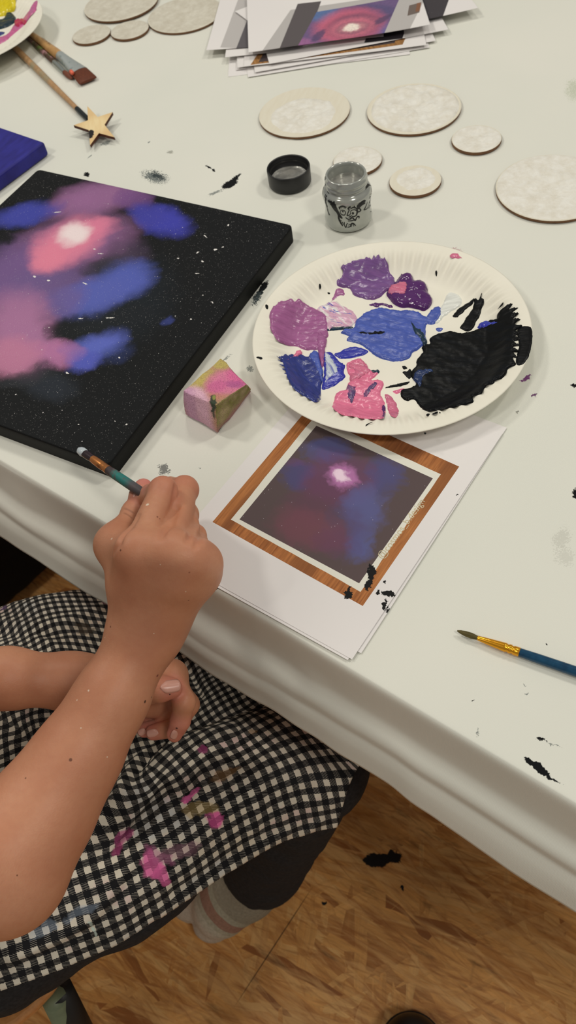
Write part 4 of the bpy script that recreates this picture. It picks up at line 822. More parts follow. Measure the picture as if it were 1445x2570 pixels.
# ================================================================ sponge
def sponge_mat(o):
    s = NT('stained_sponge', .9, .15); P = s.coord(); V = s.warp(P, (80, .006), (400, .003)); Z = TZ+.026
    col = s.mix(s.mr(s.noise(P, 60, 3), .3, .7), srgb(196, 146, 128), srgb(190, 160, 118))
    def b(u, v, ru, rv, a, c, st, z): 
        nonlocal col
        col = s.mix(s.mr(s.ell(V, pell(u, v, ru, rv, a, z, o)), .2, 1.2, st, 0, True), col, srgb(*c))
    b(500, 955, 50, 20, -42, (200, 182, 106), .95, Z); b(552, 908, 28, 20, 10, (196, 180, 104), .95, Z); b(520, 1000, 60, 18, 0, (204, 140, 124), .9, Z)
    b(575, 960, 66, 40, -10, (226, 134, 168), 1, Z); b(598, 945, 40, 28, 30, (228, 116, 164), .9, Z); b(590, 968, 28, 12, 0, (176, 92, 150), .7, Z); b(545, 975, 34, 18, -20, (214, 108, 160), .7, Z)
    b(500, 1045, 46, 40, 40, (232, 186, 206), 1, TZ+.010); b(480, 1025, 24, 22, 20, (190, 140, 180), .5, TZ+.012)
    nz = s.n('SeparateXYZ'); s.put(nz.inputs[0], s.coord('Normal'))
    # olive stain of the right-hand cut face
    rt = s.math('GREATER_THAN', s.vm('DOT_PRODUCT', s.coord('Normal'), (.64, -.70, 0.0)), .55)
    ol = s.mix(s.mr(s.noise(P, 90, 3), .35, .65), srgb(132, 128, 72), srgb(178, 160, 120))
    zz = s.n('SeparateXYZ'); s.put(zz.inputs[0], P); ol = s.mix(s.mr(zz.outputs[2], .012, .002), ol, srgb(168, 118, 120))
    col = s.mix(rt, col, ol)
    e = s.ell(V, pell(541, 1032, 8, 18, 15, TZ+.018, o)); col = s.mix(s.mr(e, .5, 1.1, .95, 0), col, srgb(52, 74, 60)); e = s.ell(V, pell(543, 1020, 4, 7, 15, TZ+.020, o)); col = s.mix(s.mr(e, .5, 1.1, 1, 0), col, srgb(148, 156, 84))
    pores = s.mr(s.voro(P, 1100), .14, .36, .8, 0); col = s.mix(pores, col, srgb(132, 66, 104)); s.base(col)
    s.bump(s.math('ADD', s.voro(P, 1100), s.noise(P, 1500, 2)), .7, .0008); return s.m
ZT = TZ+.030
top = [(553, 897), (619, 966), (541, 1016), (459, 981)]; TOPP = [at(u, v, z) for (u, v), z in zip(top, (TZ+.024, TZ+.027, ZT, ZT))]
bot = [at(633, 982, TZ+.001), at(547, 1091, TZ+.001), at(463, 1040, TZ+.001)]; bk = TOPP[0]*1.0; bk[2] = TZ+.001
VV = np.array(TOPP+[bk]+bot)   # 0 back 1 right 2 front 3 left | 4 back 5 right 6 front 7 left
bm = bmesh.new(); so = VV.mean(0); so[2] = TZ; vs = [bm.verts.new(p-so) for p in VV]
for f in ((0, 3, 2, 1), (4, 5, 6, 7), (3, 7, 6, 2), (2, 6, 5, 1), (1, 5, 4, 0), (0, 4, 7, 3)): bm.faces.new([vs[i] for i in f])
bmesh.ops.recalc_face_normals(bm, faces=bm.faces)
bmesh.ops.bevel(bm, geom=list(bm.edges), offset=.0016, segments=3, affect='EDGES', profile=.5)
bmesh.ops.triangulate(bm, faces=bm.faces); bmesh.ops.subdivide_edges(bm, edges=bm.edges, cuts=5, use_grid_fill=True)
bmesh.ops.remove_doubles(bm, verts=bm.verts, dist=1e-5)
bm.normal_update(); P = np.array([v.co for v in bm.verts]); Nn = np.array([v.normal for v in bm.verts]); ns = vnoise(P, .003, 3)*.00045+vnoise(P, .012, 4)*.0011+vnoise(P, .0014, 5)*.0003
# the curved left face bulges
for v, d, n_ in zip(bm.verts, ns, Nn):
    v.co += Vector(n_)*d
    if v.co.z < .0003: v.co.z = .0003
me = bpy.data.meshes.new('sponge'); bm.to_mesh(me); bm.free(); me.materials.append(sponge_mat(so)); me.polygons.foreach_set('use_smooth', [True]*len(me.polygons))
o = bpy.data.objects.new('sponge', me); COL.objects.link(o); o.location = so; o['_o'] = list(so)
tag(o, 'wedge of pink and olive stained sponge between canvas and plate', 'sponge')

# ================================================================ seated person
def smin(a, b, k):
    h = np.clip(.5+.5*(b-a)/k, 0, 1); return b+(a-b)*h-k*h*(1-h)
def cone(P, a, b, ra, rb):
    a = np.asarray(a, float); ab = np.asarray(b, float)-a; t = np.clip(((P-a)@ab)/(ab@ab), 0, 1)
    return np.linalg.norm(P-a-t[:, None]*ab, axis=1)-(ra+(rb-ra)*t)
def chain(P, pts, rs, k=.003):
    d = None
    for i in range(len(pts)-1):
        e = cone(P, pts[i], pts[i+1], rs[i], rs[i+1]); d = e if d is None else smin(d, e, k)
    return d
def ellip(P, c, r, R=None):
    q = P-np.asarray(c); q = q@R if R is not None else q
    k = np.linalg.norm(q/r, axis=1); return (k-1)*min(r) if False else k*(k-1)/np.maximum(np.linalg.norm(q/np.square(r), axis=1), 1e-9)
def polygonise(f, lo, hi, h, B=8):
    """surface nets of the field f on a grid of spacing h, evaluated only near the surface"""
    lo = np.asarray(lo, float); n = (np.ceil((np.asarray(hi)-lo)/h/B).astype(int)+1)*B
    nb = n//B; g = np.stack(np.meshgrid(*[np.arange(k) for k in nb], indexing='ij'), -1).reshape(-1, 3)
    dc = f(lo+(g*B+B/2)*h); act = np.abs(dc) < h*B*.95+.004
    D = np.full(tuple(n), 1., np.float32)
    D.reshape(nb[0], B, nb[1], B, nb[2], B)[:] = np.where(dc < 0, -1., 1.).reshape(nb[0], 1, nb[1], 1, nb[2], 1)
    loc = np.stack(np.meshgrid(*[np.arange(B)]*3, indexing='ij'), -1).reshape(-1, 3); ga = g[act]
    for i in range(0, len(ga), 300):
        q = (ga[i:i+300, None]*B+loc[None]).reshape(-1, 3); D[q[:, 0], q[:, 1], q[:, 2]] = f(lo+q*h)
    S = D < 0; sl = [slice(0, -1), slice(1, None)]
    cs = sum(S[sl[a], sl[b], sl[c]].astype(np.int8) for a in (0, 1) for b in (0, 1) for c in (0, 1))
    cell = np.argwhere((cs > 0) & (cs < 8)); idx = np.full(np.array(n)-1, -1, np.int64); idx[tuple(cell.T)] = np.arange(len(cell))
    acc = np.zeros((len(cell), 3)); cnt = np.zeros(len(cell))
    cor = [np.array(c) for c in np.ndindex(2, 2, 2)]
    for a in cor:
        for ax in range(3):
            if a[ax]: continue
            b = a.copy(); b[ax] = 1; pa, pb = cell+a, cell+b; da, db = D[tuple(pa.T)], D[tuple(pb.T)]; m = (da < 0) != (db < 0)
            t = np.where(m, da/(da-db+1e-20), 0); p = cell+a+t[:, None]*(b-a); acc[m] += p[m]; cnt[m] += 1
    V = lo+acc/cnt[:, None]*h; F = []
    for ax in range(3):
        o1, o2 = [(1, 2), (2, 0), (0, 1)][ax]; s0 = [slice(1, -1)]*3; s1 = list(s0); s0[ax] = slice(0, -1); s1[ax] = slice(1, None)
        A, Bq = S[tuple(s0)], S[tuple(s1)]; e = np.argwhere(A != Bq)
        if not len(e): continue
        off = np.ones(3, int); off[ax] = 0; p = e+off; neg = A[tuple(e.T)]
        u = np.zeros(3, int); u[o1] = 1; w_ = np.zeros(3, int); w_[o2] = 1
        q = np.stack([idx[tuple((p-u-w_).T)], idx[tuple((p-w_).T)], idx[tuple(p.T)], idx[tuple((p-u).T)]], 1)
        q[~neg] = q[~neg][:, ::-1]; F.append(q[(q >= 0).all(1)])
    return V, np.concatenate(F)

def A3(u, v, z): return at(u, v, z)
# ---- right arm and the hand that holds the brush
sho_r, sho_l = np.array([-.43, .065, .925]), np.array([-.47, .345, .925])
el_r = A3(22, 2158, .715)
r_fore = [el_r, A3(112, 2022, .722), A3(200, 1886, .732), A3(281, 1748, .744), A3(358, 1602, .756)]
r_rad = [.0375, .0335, .0285, .0238, .0212]
Wr = A3(372, 1552, .762)
RH = {'im': A3(346, 1385, .818), 'ip': A3(409, 1232, .814), 'id': A3(380, 1245, .792), 'it': A3(356, 1262, .784),
      'mm': A3(424, 1387, .817), 'mp': A3(463, 1229, .793), 'md': A3(427, 1226, .773), 'mt': A3(392, 1250, .772),
      'rm': A3(474, 1398, .814), 'rp': A3(464, 1292, .788), 'rd': A3(430, 1290, .772), 'rt': A3(405, 1300, .768),
      'pm': A3(503, 1412, .802), 'pp': A3(487, 1345, .780), 'pd': A3(450, 1325, .765), 'pt': A3(425, 1330, .762),
      'tc': A3(340, 1470, .780), 'tm': A3(292, 1368, .786), 'ti': A3(337, 1288, .783), 'tt': A3(360, 1224, .780)}
def hand_r(P):
    R = RH
    palm = chain(P, [A3(355, 1556, .764), A3(345, 1470, .787), R['im']], [.0155, .0150, .0106], .010)
    for a, m_, ra, rm in (((372, 1552, .764), 'mm', .0158, .0106), ((386, 1550, .762), 'rm', .0158, .0104), ((396, 1546, .760), 'pm', .0155, .0104)):
        palm = smin(palm, cone(P, A3(*a), R[m_], ra, rm), .010)
    palm = smin(palm, cone(P, A3(412, 1522, .762), A3(500, 1432, .788), .0150, .0130), .012)        # heel of the hand
    palm = smin(palm, cone(P, A3(360, 1535, .766), R['tc'], .0135, .0130), .010)
    palm = smin(palm, cone(P, R['tc'], R['tm'], .0130, .0104), .010)                               # thumb root
    palm = smin(palm, cone(P, A3(342, 1455, .790), R['tm'], .009, .0085), .010); palm = smin(palm, cone(P, R['im'], R['tm'], .008, .008), .012)
    for k1, k2 in (('im', 'mm'), ('mm', 'rm'), ('rm', 'pm')): palm = smin(palm, cone(P, R[k1]*.80+Wr*.20-np.array([0, 0, .003]), R[k2]*.80+Wr*.20-np.array([0, 0, .003]), .0105, .0105), .012)
    for kn, r in (('im', .0094), ('mm', .0102), ('rm', .0098), ('pm', .0098)): palm = smin(palm, np.linalg.norm(P-(R[kn]+np.array([0, 0, .0008])), axis=1)-r, .009)
    f = [chain(P, [R['im'], R['ip'], R['id'], R['it']], [.0104, .0083, .0076, .0066], .003),
         chain(P, [R['mm'], R['mp'], R['md'], R['mt']], [.0102, .0084, .0077, .0066], .003),
         chain(P, [R['rm'], R['rp'], R['rd'], R['rt']], [.0098, .0081, .0074, .0064], .003),
         chain(P, [R['pm'], R['pp'], R['pd'], R['pt']], [.0090, .0076, .0068, .0058], .003)]
    for q, r, i in (('ip', .0085, 0), ('mp', .0088, 1), ('rp', .0082, 2)): f[i] = smin(f[i], np.linalg.norm(P-R[q], axis=1)-r, .003)
    th = chain(P, [R['tm'], R['ti'], R['tt']], [.0106, .0078, .0064], .003)
    th = smin(th, np.linalg.norm(P-R['ti'], axis=1)-.0083, .003); th = smin(th, np.linalg.norm(P-(R['ti']*.3+R['tt']*.7), axis=1)-.0073, .004)
    d = None
    for x in f: e = smin(palm, x, .0065); d = e if d is None else smin(d, e, .0007)
    e = smin(palm, th, .010); return smin(d, e, .0022)
def arm_r(P):
    d = chain(P, [sho_r]+r_fore+[Wr], [.042, .0325, .0285, .0233, .0195, .0176, .0160], .02)
    d = smin(d, cone(P, r_fore[-1]+np.array([.002, .002, 0]), A3(388, 1552, .762), .0165, .0155), .01)
    d = smin(d, np.linalg.norm(P-(el_r+np.array([-.004, -.012, -.006])), axis=1)-.026, .02)
    return d
def right0(P): return smin(arm_r(P), hand_r(P), .014)
def hitp(u, v, f):
    """first point of the field f along the pixel's ray"""
    d = ray(u, v); d = d/np.linalg.norm(d); t = .30
    for _ in range(90):
        e = f((CAMP+d*t)[None])[0]
        if e < 1e-5: break
        t += e*.8
        if t > .9: break
    return CAMP+d*t
# skin folds between the fingers, beside the thumb and at the wrist
FOLDS = [([(444, 1226), (441, 1270), (426, 1312), (406, 1346)], [.0024, .0027, .0024, .0008]), ([(494, 1306), (481, 1336), (468, 1358)], [.0015, .0015, .0006]),
         ([(344, 1296), (323, 1326), (298, 1362), (284, 1388)], [.0010, .0014, .0012, .0004]), ([(512, 1330), (498, 1352), (490, 1370)], [.0012, .0012, .0004])]
FOLDS = [([hitp(u, v, right0) for u, v in pts], rr) for pts, rr in FOLDS]
def right(P):
    d = right0(P); near = np.abs(d) < .012
    if near.any():
        Q = P[near]; e = d[near]
        for pts, rr in FOLDS: e = -smin(-e, chain(Q, pts, rr, .002), .0035)
        d = d.copy(); d[near] = e
    return d
# ---- left forearm and the hand resting in the lap
el_l = np.array([-.36, .300, .700]); lw = A3(318, 1706, .662)
LHD = {'im': A3(432, 1694, .672), 'ip': A3(462, 1762, .672), 'id': A3(452, 1810, .660), 'it': A3(438, 1843, .650),
       'mm': A3(430, 1708, .656), 'mp': A3(472, 1768, .654), 'md': A3(442, 1826, .638), 'mt': A3(385, 1838, .632),
       'rm': A3(425, 1722, .644), 'rp': A3(462, 1784, .638), 'rd': A3(410, 1824, .626), 'rt': A3(362, 1832, .622),
       'pm': A3(415, 1735, .634), 'pp': A3(440, 1795, .626), 'pd': A3(395, 1810, .618), 'pt': A3(365, 1800, .618),
       'tc': A3(345, 1722, .668), 'tm': A3(378, 1728, .678), 'ti': A3(402, 1729, .684), 'tt': A3(431, 1727, .684)}
def left(P):
    R = LHD
    arm = chain(P, [sho_l, el_l, A3(20, 1702, .690), A3(180, 1710, .672), lw], [.042, .029, .0182, .0172, .0165], .02)
    palm = cone(P, lw, R['im'], .0165, .0110)
    for m_, r in (('mm', .0105), ('rm', .0105), ('pm', .0100)): palm = smin(palm, cone(P, lw+np.array([0, 0, -.004]), R[m_], .0150, r), .008)
    palm = smin(palm, cone(P, lw, R['tc'], .016, .0135), .008); palm = smin(palm, cone(P, R['tc'], R['tm'], .0130, .0096), .008)
    palm = smin(palm, cone(P, A3(345, 1755, .650), A3(385, 1765, .640), .0125, .0105), .008)
    f = [chain(P, [R['im'], R['ip'], R['id'], R['it']], [.0092, .0078, .0070, .0057], .003), chain(P, [R['mm'], R['mp'], R['md'], R['mt']], [.0092, .0080, .0072, .0060], .003),
         chain(P, [R['rm'], R['rp'], R['rd'], R['rt']], [.0088, .0076, .0069, .0058], .003), chain(P, [R['pm'], R['pp'], R['pd'], R['pt']], [.008, .0068, .006, .0052], .003)]
    th = chain(P, [R['tm'], R['ti'], R['tt']], [.0096, .0088, .0074], .004); d = None
    for x in f: e = smin(palm, x, .006); d = e if d is None else smin(d, e, .0012)
    d = smin(d, smin(palm, th, .006), .0012); return smin(arm, d, .012)
# ---- head, neck and trunk (outside the picture, built so the figure is whole)
hc = np.array([-.37, .215, 1.165]); fd = np.array([.93, .30, -.28]); fd /= np.linalg.norm(fd); rt_ = np.cross(fd, [0, 0, 1.]); rt_ /= np.linalg.norm(rt_); up_ = np.cross(rt_, fd); HR = np.stack([fd, rt_, up_], 1)
def hp(x, y, z): return hc+HR@np.array([x, y, z])
def head(P):
    d = ellip(P, hp(-.008, 0, .022), np.array([.088, .071, .088]), HR); d = smin(d, ellip(P, hp(.024, 0, -.038), np.array([.058, .055, .062]), HR), .03)
    d = smin(d, cone(P, hp(.085, 0, .008), hp(.100, 0, -.022), .005, .0095), .010)
    d = smin(d, ellip(P, hp(.078, 0, -.050), np.array([.010, .020, .008]), HR), .006); d = smin(d, ellip(P, hp(.066, 0, -.083), np.array([.014, .018, .012]), HR), .014)
    for s_ in (-1, 1):
        d = smin(d, ellip(P, hp(-.002, s_*.073, -.006), np.array([.018, .007, .027]), HR), .005)
        e = ellip(P, hp(.081, s_*.029, .004), np.array([.012, .015, .010]), HR); d = -smin(-d, e, .010)          # eye sockets
        d = smin(d, np.linalg.norm(P-hp(.068, s_*.029, .004), axis=1)-.0115, .002)
    d = smin(d, cone(P, hp(-.03, 0, -.06), np.array([-.45, .205, .965]), .044, .046), .03); return d
def trunk(P):
    a, b = np.array([-.455, .205, .90]), np.array([-.47, .20, .52])
    d = smin(cone(P, a+np.array([.0, -.06, 0]), b+np.array([0, -.05, 0]), .075, .085), cone(P, a+np.array([0, .06, 0]), b+np.array([0, .05, 0]), .075, .085), .05)
    return smin(d, cone(P, sho_r, sho_l, .046, .046), .04)
def body(P): return smin(smin(head(P), trunk(P)+.008, .02), smin(right(P), left(P), .004), .02)

def skin_mat(o):
    s = NT('skin', .48, .35); P = s.coord()
    col = s.mix(s.mr(s.noise(P, 28, 3), .3, .7), srgb(201, 143, 111), srgb(190, 128, 97)); col = s.mix(s.mr(s.noise(P, 260, 3, .6), .35, .75, 0, .22), col, srgb(176, 110, 84))
    def spot(p, r, c, st, soft=.2):
        nonlocal col
        d = s.vm('DISTANCE', P, tuple(np.asarray(p)-np.asarray(o))); col = s.mix(s.mr(d, r, r*soft, 0, st, True), col, srgb(*c))
    for k in ('ip', 'mp', 'im', 'mm', 'rm'): spot(RH[k], .017, (196, 116, 96), .45, .3)
    spot(RH['tt'], .014, (214, 132, 122), .8, .4); spot(RH['it'], .014, (204, 124, 112), .6, .4)
    for k in ('it', 'tt', 'mt', 'rt', 'id'): spot(LHD[k], .015, (200, 118, 108), .55, .4)
    spot(A3(352, 1216, .806), .010, (218, 140, 134), .5, .3)
    hit = lambda u, v: hitp(u, v, lambda Q: np.minimum(right(Q), left(Q)))
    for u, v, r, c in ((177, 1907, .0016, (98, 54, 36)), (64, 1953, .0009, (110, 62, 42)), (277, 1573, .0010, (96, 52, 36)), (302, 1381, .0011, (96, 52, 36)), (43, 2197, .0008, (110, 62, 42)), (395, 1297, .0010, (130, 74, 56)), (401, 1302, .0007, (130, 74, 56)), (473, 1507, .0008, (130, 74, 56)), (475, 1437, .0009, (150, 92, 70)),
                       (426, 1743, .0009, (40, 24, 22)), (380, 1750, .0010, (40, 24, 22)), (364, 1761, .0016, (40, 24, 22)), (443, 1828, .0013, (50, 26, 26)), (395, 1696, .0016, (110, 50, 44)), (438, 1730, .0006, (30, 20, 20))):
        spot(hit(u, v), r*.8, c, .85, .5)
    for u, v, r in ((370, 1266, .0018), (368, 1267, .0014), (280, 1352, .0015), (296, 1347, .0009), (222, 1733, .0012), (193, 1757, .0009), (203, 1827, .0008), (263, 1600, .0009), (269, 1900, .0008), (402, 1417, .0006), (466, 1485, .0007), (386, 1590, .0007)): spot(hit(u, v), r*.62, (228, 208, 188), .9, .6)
    # thumb creases
    for (u, v, L_, a) in ((330, 1284, .0085, 25), (326, 1296, .0075, 30)):
        p = np.asarray(hit(u, v))-np.asarray(o); d1 = A3(u+10*math.cos(math.radians(a)), v+10*math.sin(math.radians(a)), .80)-A3(u, v, .80); d1 /= np.linalg.norm(d1); q = s.vm('SUBTRACT', P, tuple(p)); al = s.vm('DOT_PRODUCT', q, tuple(d1)); rad = s.vm('LENGTH', s.vm('SUBTRACT', q, s.vm('SCALE', tuple(d1), None, al)))
        m_ = s.math('MULTIPLY', s.mr(s.math('ABSOLUTE', al), L_, L_*.5), s.mr(rad, .0011, .0003)); col = s.mix(s.math('MULTIPLY', m_, .4), col, srgb(112, 66, 46))
    s.base(col); s.p.inputs['Subsurface Weight'].default_value = .18; s.p.inputs['Subsurface Radius'].default_value = (1, .35, .2); s.p.inputs['Subsurface Scale'].default_value = .004
    s.bump(s.math('ADD', s.voro(s.mapping(P, (1, 1, 1)), 900), s.noise(P, 120, 3)), .10, .0006); return s.m
PO = (-.45, .205, 0.)
# fine mesh for the forearms and hands, coarser for the rest, meeting inside the sleeves
def cutx(f, p, nrm):                  # keep the side of the plane the normal points to
    p, nrm = np.asarray(p), np.asarray(nrm)/np.linalg.norm(nrm); return lambda P: np.maximum(f(P), -((P-p)@nrm))
ca, na = el_r+(sho_r-el_r)*.32, el_r-sho_r; cl_, nl_ = el_l+(sho_l-el_l)*.32, el_l-sho_l
allV, allF, nb = [], [], 0
for f, lo, hi, h in ((cutx(right, ca, na), (-.33, .05, .68), (-.02, .40, .87), .00125), (cutx(left, cl_, nl_), (-.43, .20, .58), (-.06, .38, .80), .00125),
                     (lambda P: smin(smin(head(P), trunk(P)+.008, .02), smin(cone(P, sho_r, sho_r+(el_r-sho_r)*.74, .038, .029), cone(P, sho_l, sho_l+(el_l-sho_l)*.74, .038, .028), .01), .02), (-.62, 0, .40), (-.16, .42, 1.30), .0045)):
    V, F = polygonise(f, lo, hi, h); allV.append(V); allF.append(F+nb); nb += len(V)
person = mesh('person', np.concatenate(allV), np.concatenate(allF), skin_mat(PO), origin=PO, smooth=True)
tag(person, 'seated person in a black and white checked apron holding a paint brush', 'person')

# fingernails
NAIL = NT('fingernail', .28, .5, srgb(214, 160, 144)); P_ = NAIL.coord(); NAIL = NAIL.m
def nail(c, along, nrm, L_, W_, up=.0005):
    along = np.asarray(along, float); along /= np.linalg.norm(along); nrm = np.asarray(nrm, float); nrm -= along*(nrm@along); nrm /= np.linalg.norm(nrm); sd = np.cross(along, nrm); V = []
    for i in np.linspace(-1, 1, 11):
        w_ = W_*(1-.16*max(0, i)**3 - .25*max(0, -i)**3)*(math.sqrt(max(.02, 1-max(0, -i)**4*.9)))
        for j in np.linspace(-1, 1, 9): V.append(np.asarray(c)+along*L_*(i+(.16*(1-j*j) if i > .6 else -.12*(1-j*j)*(i < -.6)))+sd*w_*j+nrm*(up-W_*.42*j*j-.0004*max(0, -i)**2))
    o = fixn(mesh('fingernail', V, grid_faces(11, 9), NAIL, person, smooth=True)); m = o.modifiers.new('t', 'SOLIDIFY'); m.thickness = .0006; m.offset = 0; return o
def nail_at(u, v, u2, v2, L_, W_, tilt=(0, 0, 0)):
    hv = lambda a, b: hitp(a, b, lambda Q: np.minimum(right(Q), left(Q))); p = hv(u, v); e = 1e-4; f = lambda q: min(right(q[None])[0], left(q[None])[0]); g = np.array([f(p+np.eye(3)[i]*e)-f(p-np.eye(3)[i]*e) for i in range(3)]); g = g/np.linalg.norm(g)+np.asarray(tilt); q = hv(u2, v2); nail(p, q-p, g, L_, W_)
nail_at(427, 1722, 440, 1720, .0062, .0044); nail_at(440, 1843, 435, 1856, .0040, .0030, (.5, -.3, 0)); nail_at(384, 1842, 372, 1845, .0044, .0036, (0, -.5, 0)); nail_at(340, 1236, 345, 1222, .0050, .0036, (-.9, -.3, .1))
nail_at(358, 1838, 350, 1842, .0034, .0028, (0, -.5, 0))

# ---- clothes
def noisecloth(name, rgb, rough=.9, sc=300):
    s = NT(name, rough, .15); P = s.coord(); f = s.noise(P, sc, 3); c = srgb(*rgb); s.base(s.mix(s.mr(f, .3, .7), tuple(x*.75 for x in c), tuple(x*1.3 for x in c))); s.bump(s.math('ADD', s.noise(P, 1500, 2), s.math('MULTIPLY', s.noise(P, 45, 3), 3)), .4, .001); return s.m
DEN = noisecloth('black_denim', (44, 44, 46)); SH = noisecloth('dark_shirt', (46, 48, 56))
V, F = polygonise(lambda P: np.maximum(smin(trunk(P)-.006, np.maximum(np.minimum(cone(P, sho_r, sho_r+(el_r-sho_r)*.55, .054, .049), cone(P, sho_l, sho_l+(el_l-sho_l)*.55, .054, .049)), -1), .02)-.0015*vnoise(P, .03, 2), np.maximum(P[:, 2]-.985, .47-P[:, 2])), (-.64, -.02, .44), (-.2, .44, 1.02), .005)
mesh('shirt', V, F, SH, person, smooth=True)
hair_m = hair('dark_hair', (54, 38, 28), (34, 24, 18))
V, F = polygonise(lambda P: np.maximum(smin(ellip(P, hp(-.014, 0, .030), np.array([.096, .081, .095]), HR), cone(P, hp(-.060, 0, 0), hp(-.075, 0, -.14), .062, .035), .04)-.002*vnoise(P*np.array([1, 1, .25]), .008, 4), ((P-hc)@HR[:, 0])*1.0-.045-((P-hc)@HR[:, 2])*.35), hc-.2, hc+.2, .004)
mesh('hair', V, F, hair_m, person, smooth=True)
for s_ in (-1, 1):
    V, F = rod(hp(.0795, s_*.029, .004), hp(.082, s_*.029, .0038), [(0, .0052), (.6, .0046), (1, .002)], 16); fixn(mesh('eye', V, F, plain('eye_iris', (52, 36, 28), .1), person, smooth=True))
    V, F = rod(hp(.086, s_*.016, .024), hp(.076, s_*.044, .026), [(0, .002), (.5, .0026), (1, .001)], 10); fixn(mesh('eyebrow', V, F, hair_m, person, smooth=True))
V, F = rod(hp(.0845, -.019, -.050), hp(.0845, .019, -.050), [(0, .001), (.3, .0042), (.5, .0046), (.7, .0042), (1, .001)], 14); fixn(mesh('lips', V, F, plain('lips', (176, 96, 88), .4), person, smooth=True))
# trousers
kn_r, kn_l = A3(792, 1912, .486), np.array([-.03, .405, .49]); an_r = A3(658, 2168, .13); an_l = np.array([-.13, .40, .10]); hip_r, hip_l = np.array([-.46, .185, .495]), np.array([-.47, .28, .50])
def trousers(P):
    d = smin(chain(P, [hip_r, A3(0, 2318, .492), A3(300, 2166, .498), A3(560, 1992, .500), A3(720, 1930, .494), kn_r, an_r], [.074, .062, .058, .053, .048, .045, .053], .02), chain(P, [hip_l, kn_l, an_l], [.078, .052, .056], .02), .01)
    d = smin(d, cone(P, hip_r, hip_l, .085, .085), .03)
    ax = (an_r-kn_r)/np.linalg.norm(an_r-kn_r); t = (P-an_r)@ax
    inner = chain(P, [an_r-ax*.02, an_r+ax*.09], [.045, .047], .01); d = np.maximum(d, -inner)
    al = (an_l-kn_l)/np.linalg.norm(an_l-kn_l); d = np.maximum(d, np.minimum(t-.012, np.linalg.norm(P-an_r, axis=1)*0+9) if False else np.where(P[:, 2] < .30, np.where(np.linalg.norm(P-an_r, axis=1) < np.linalg.norm(P-an_l, axis=1), t-.012, (P-an_l)@al-.01), -9.))
    return d-.0022*vnoise(P, .028, 6)-.001*vnoise(P, .011, 7)
V, F = polygonise(trousers, (-.60, .0, .02), (.08, .52, .64), .004); o = mesh('jeans', V, F, DEN, person, smooth=True); o['label'] = 'black jeans'
# socks
def sock_mat(o):
    s = NT('striped_sock', .95, .1); P = s.coord(); ax = (A3(528, 2325, .05)-A3(630, 2225, .10)); L_ = np.linalg.norm(ax); ax /= L_
    t = s.math('DIVIDE', s.vm('DOT_PRODUCT', s.vm('ADD', P, tuple(np.asarray(o)-A3(630, 2225, .10))), tuple(ax)), L_)
    cr = s.n('ValToRGB'); e = cr.color_ramp.elements; cr.color_ramp.interpolation = 'CONSTANT'
    for _ in range(4): e.new(.5)
    for q, (p, c) in zip(e, ((0, (150, 142, 124)), (.30, (168, 162, 142)), (.42, (158, 122, 104)), (.60, (176, 166, 144)), (.68, (190, 180, 160)), (.80, (200, 186, 168)))): q.position = p; q.color = (*srgb(*c), 1)
    s.put(cr.inputs[0], t); g = s.mr(s.noise(P, 300, 2), .3, .7, .85, 1.1); gc = s.n('CombineColor'); [s.put(gc.inputs[i], g) for i in range(3)]
    s.base(s.mix(1., cr.outputs[0], gc.outputs[0], 'MULTIPLY')); s.bump(s.noise(P, 700, 2), .4, .001); return s.m
def foot(P):
    d = chain(P, [A3(690, 2180, .17), A3(618, 2226, .098), A3(556, 2276, .066)], [.034, .036, .038], .02)
    d = smin(d, np.linalg.norm(P-A3(533, 2314, .034), axis=1)-.0255, .012)
    toe = smin(cone(P, A3(545, 2262, .058), A3(482, 2266, .030), .030, .021), cone(P, A3(482, 2266, .030), A3(466, 2275, .022), .020, .017), .01); d = smin(d, toe, .006)
    d = smin(d, cone(P, A3(462, 2262, .020), A3(478, 2290, .020), .012, .013), .002)
    return d-.0010*vnoise(P, .016, 3)
so = A3(560, 2270, .05); V, F = polygonise(foot, (-.32, .10, .0), (-.02, .34, .22), .0028); V[:, 2] = np.maximum(V[:, 2], .001)
o = mesh('sock', V, F, sock_mat(so), person, origin=so, smooth=True); o['label'] = 'grey and pink striped sock'
V, F = polygonise(lambda P: smin(cone(P, an_l+np.array([0, 0, .05]), an_l-np.array([0, 0, .055]), .032, .032), cone(P, an_l-np.array([-.01, 0, .062]), an_l+np.array([.12, .04, -.072]), .030, .024), .02), an_l-.14, an_l+.2, .004); V[:, 2] = np.maximum(V[:, 2], .001)
mesh('sock', V, F, sock_mat(so), person, smooth=True)

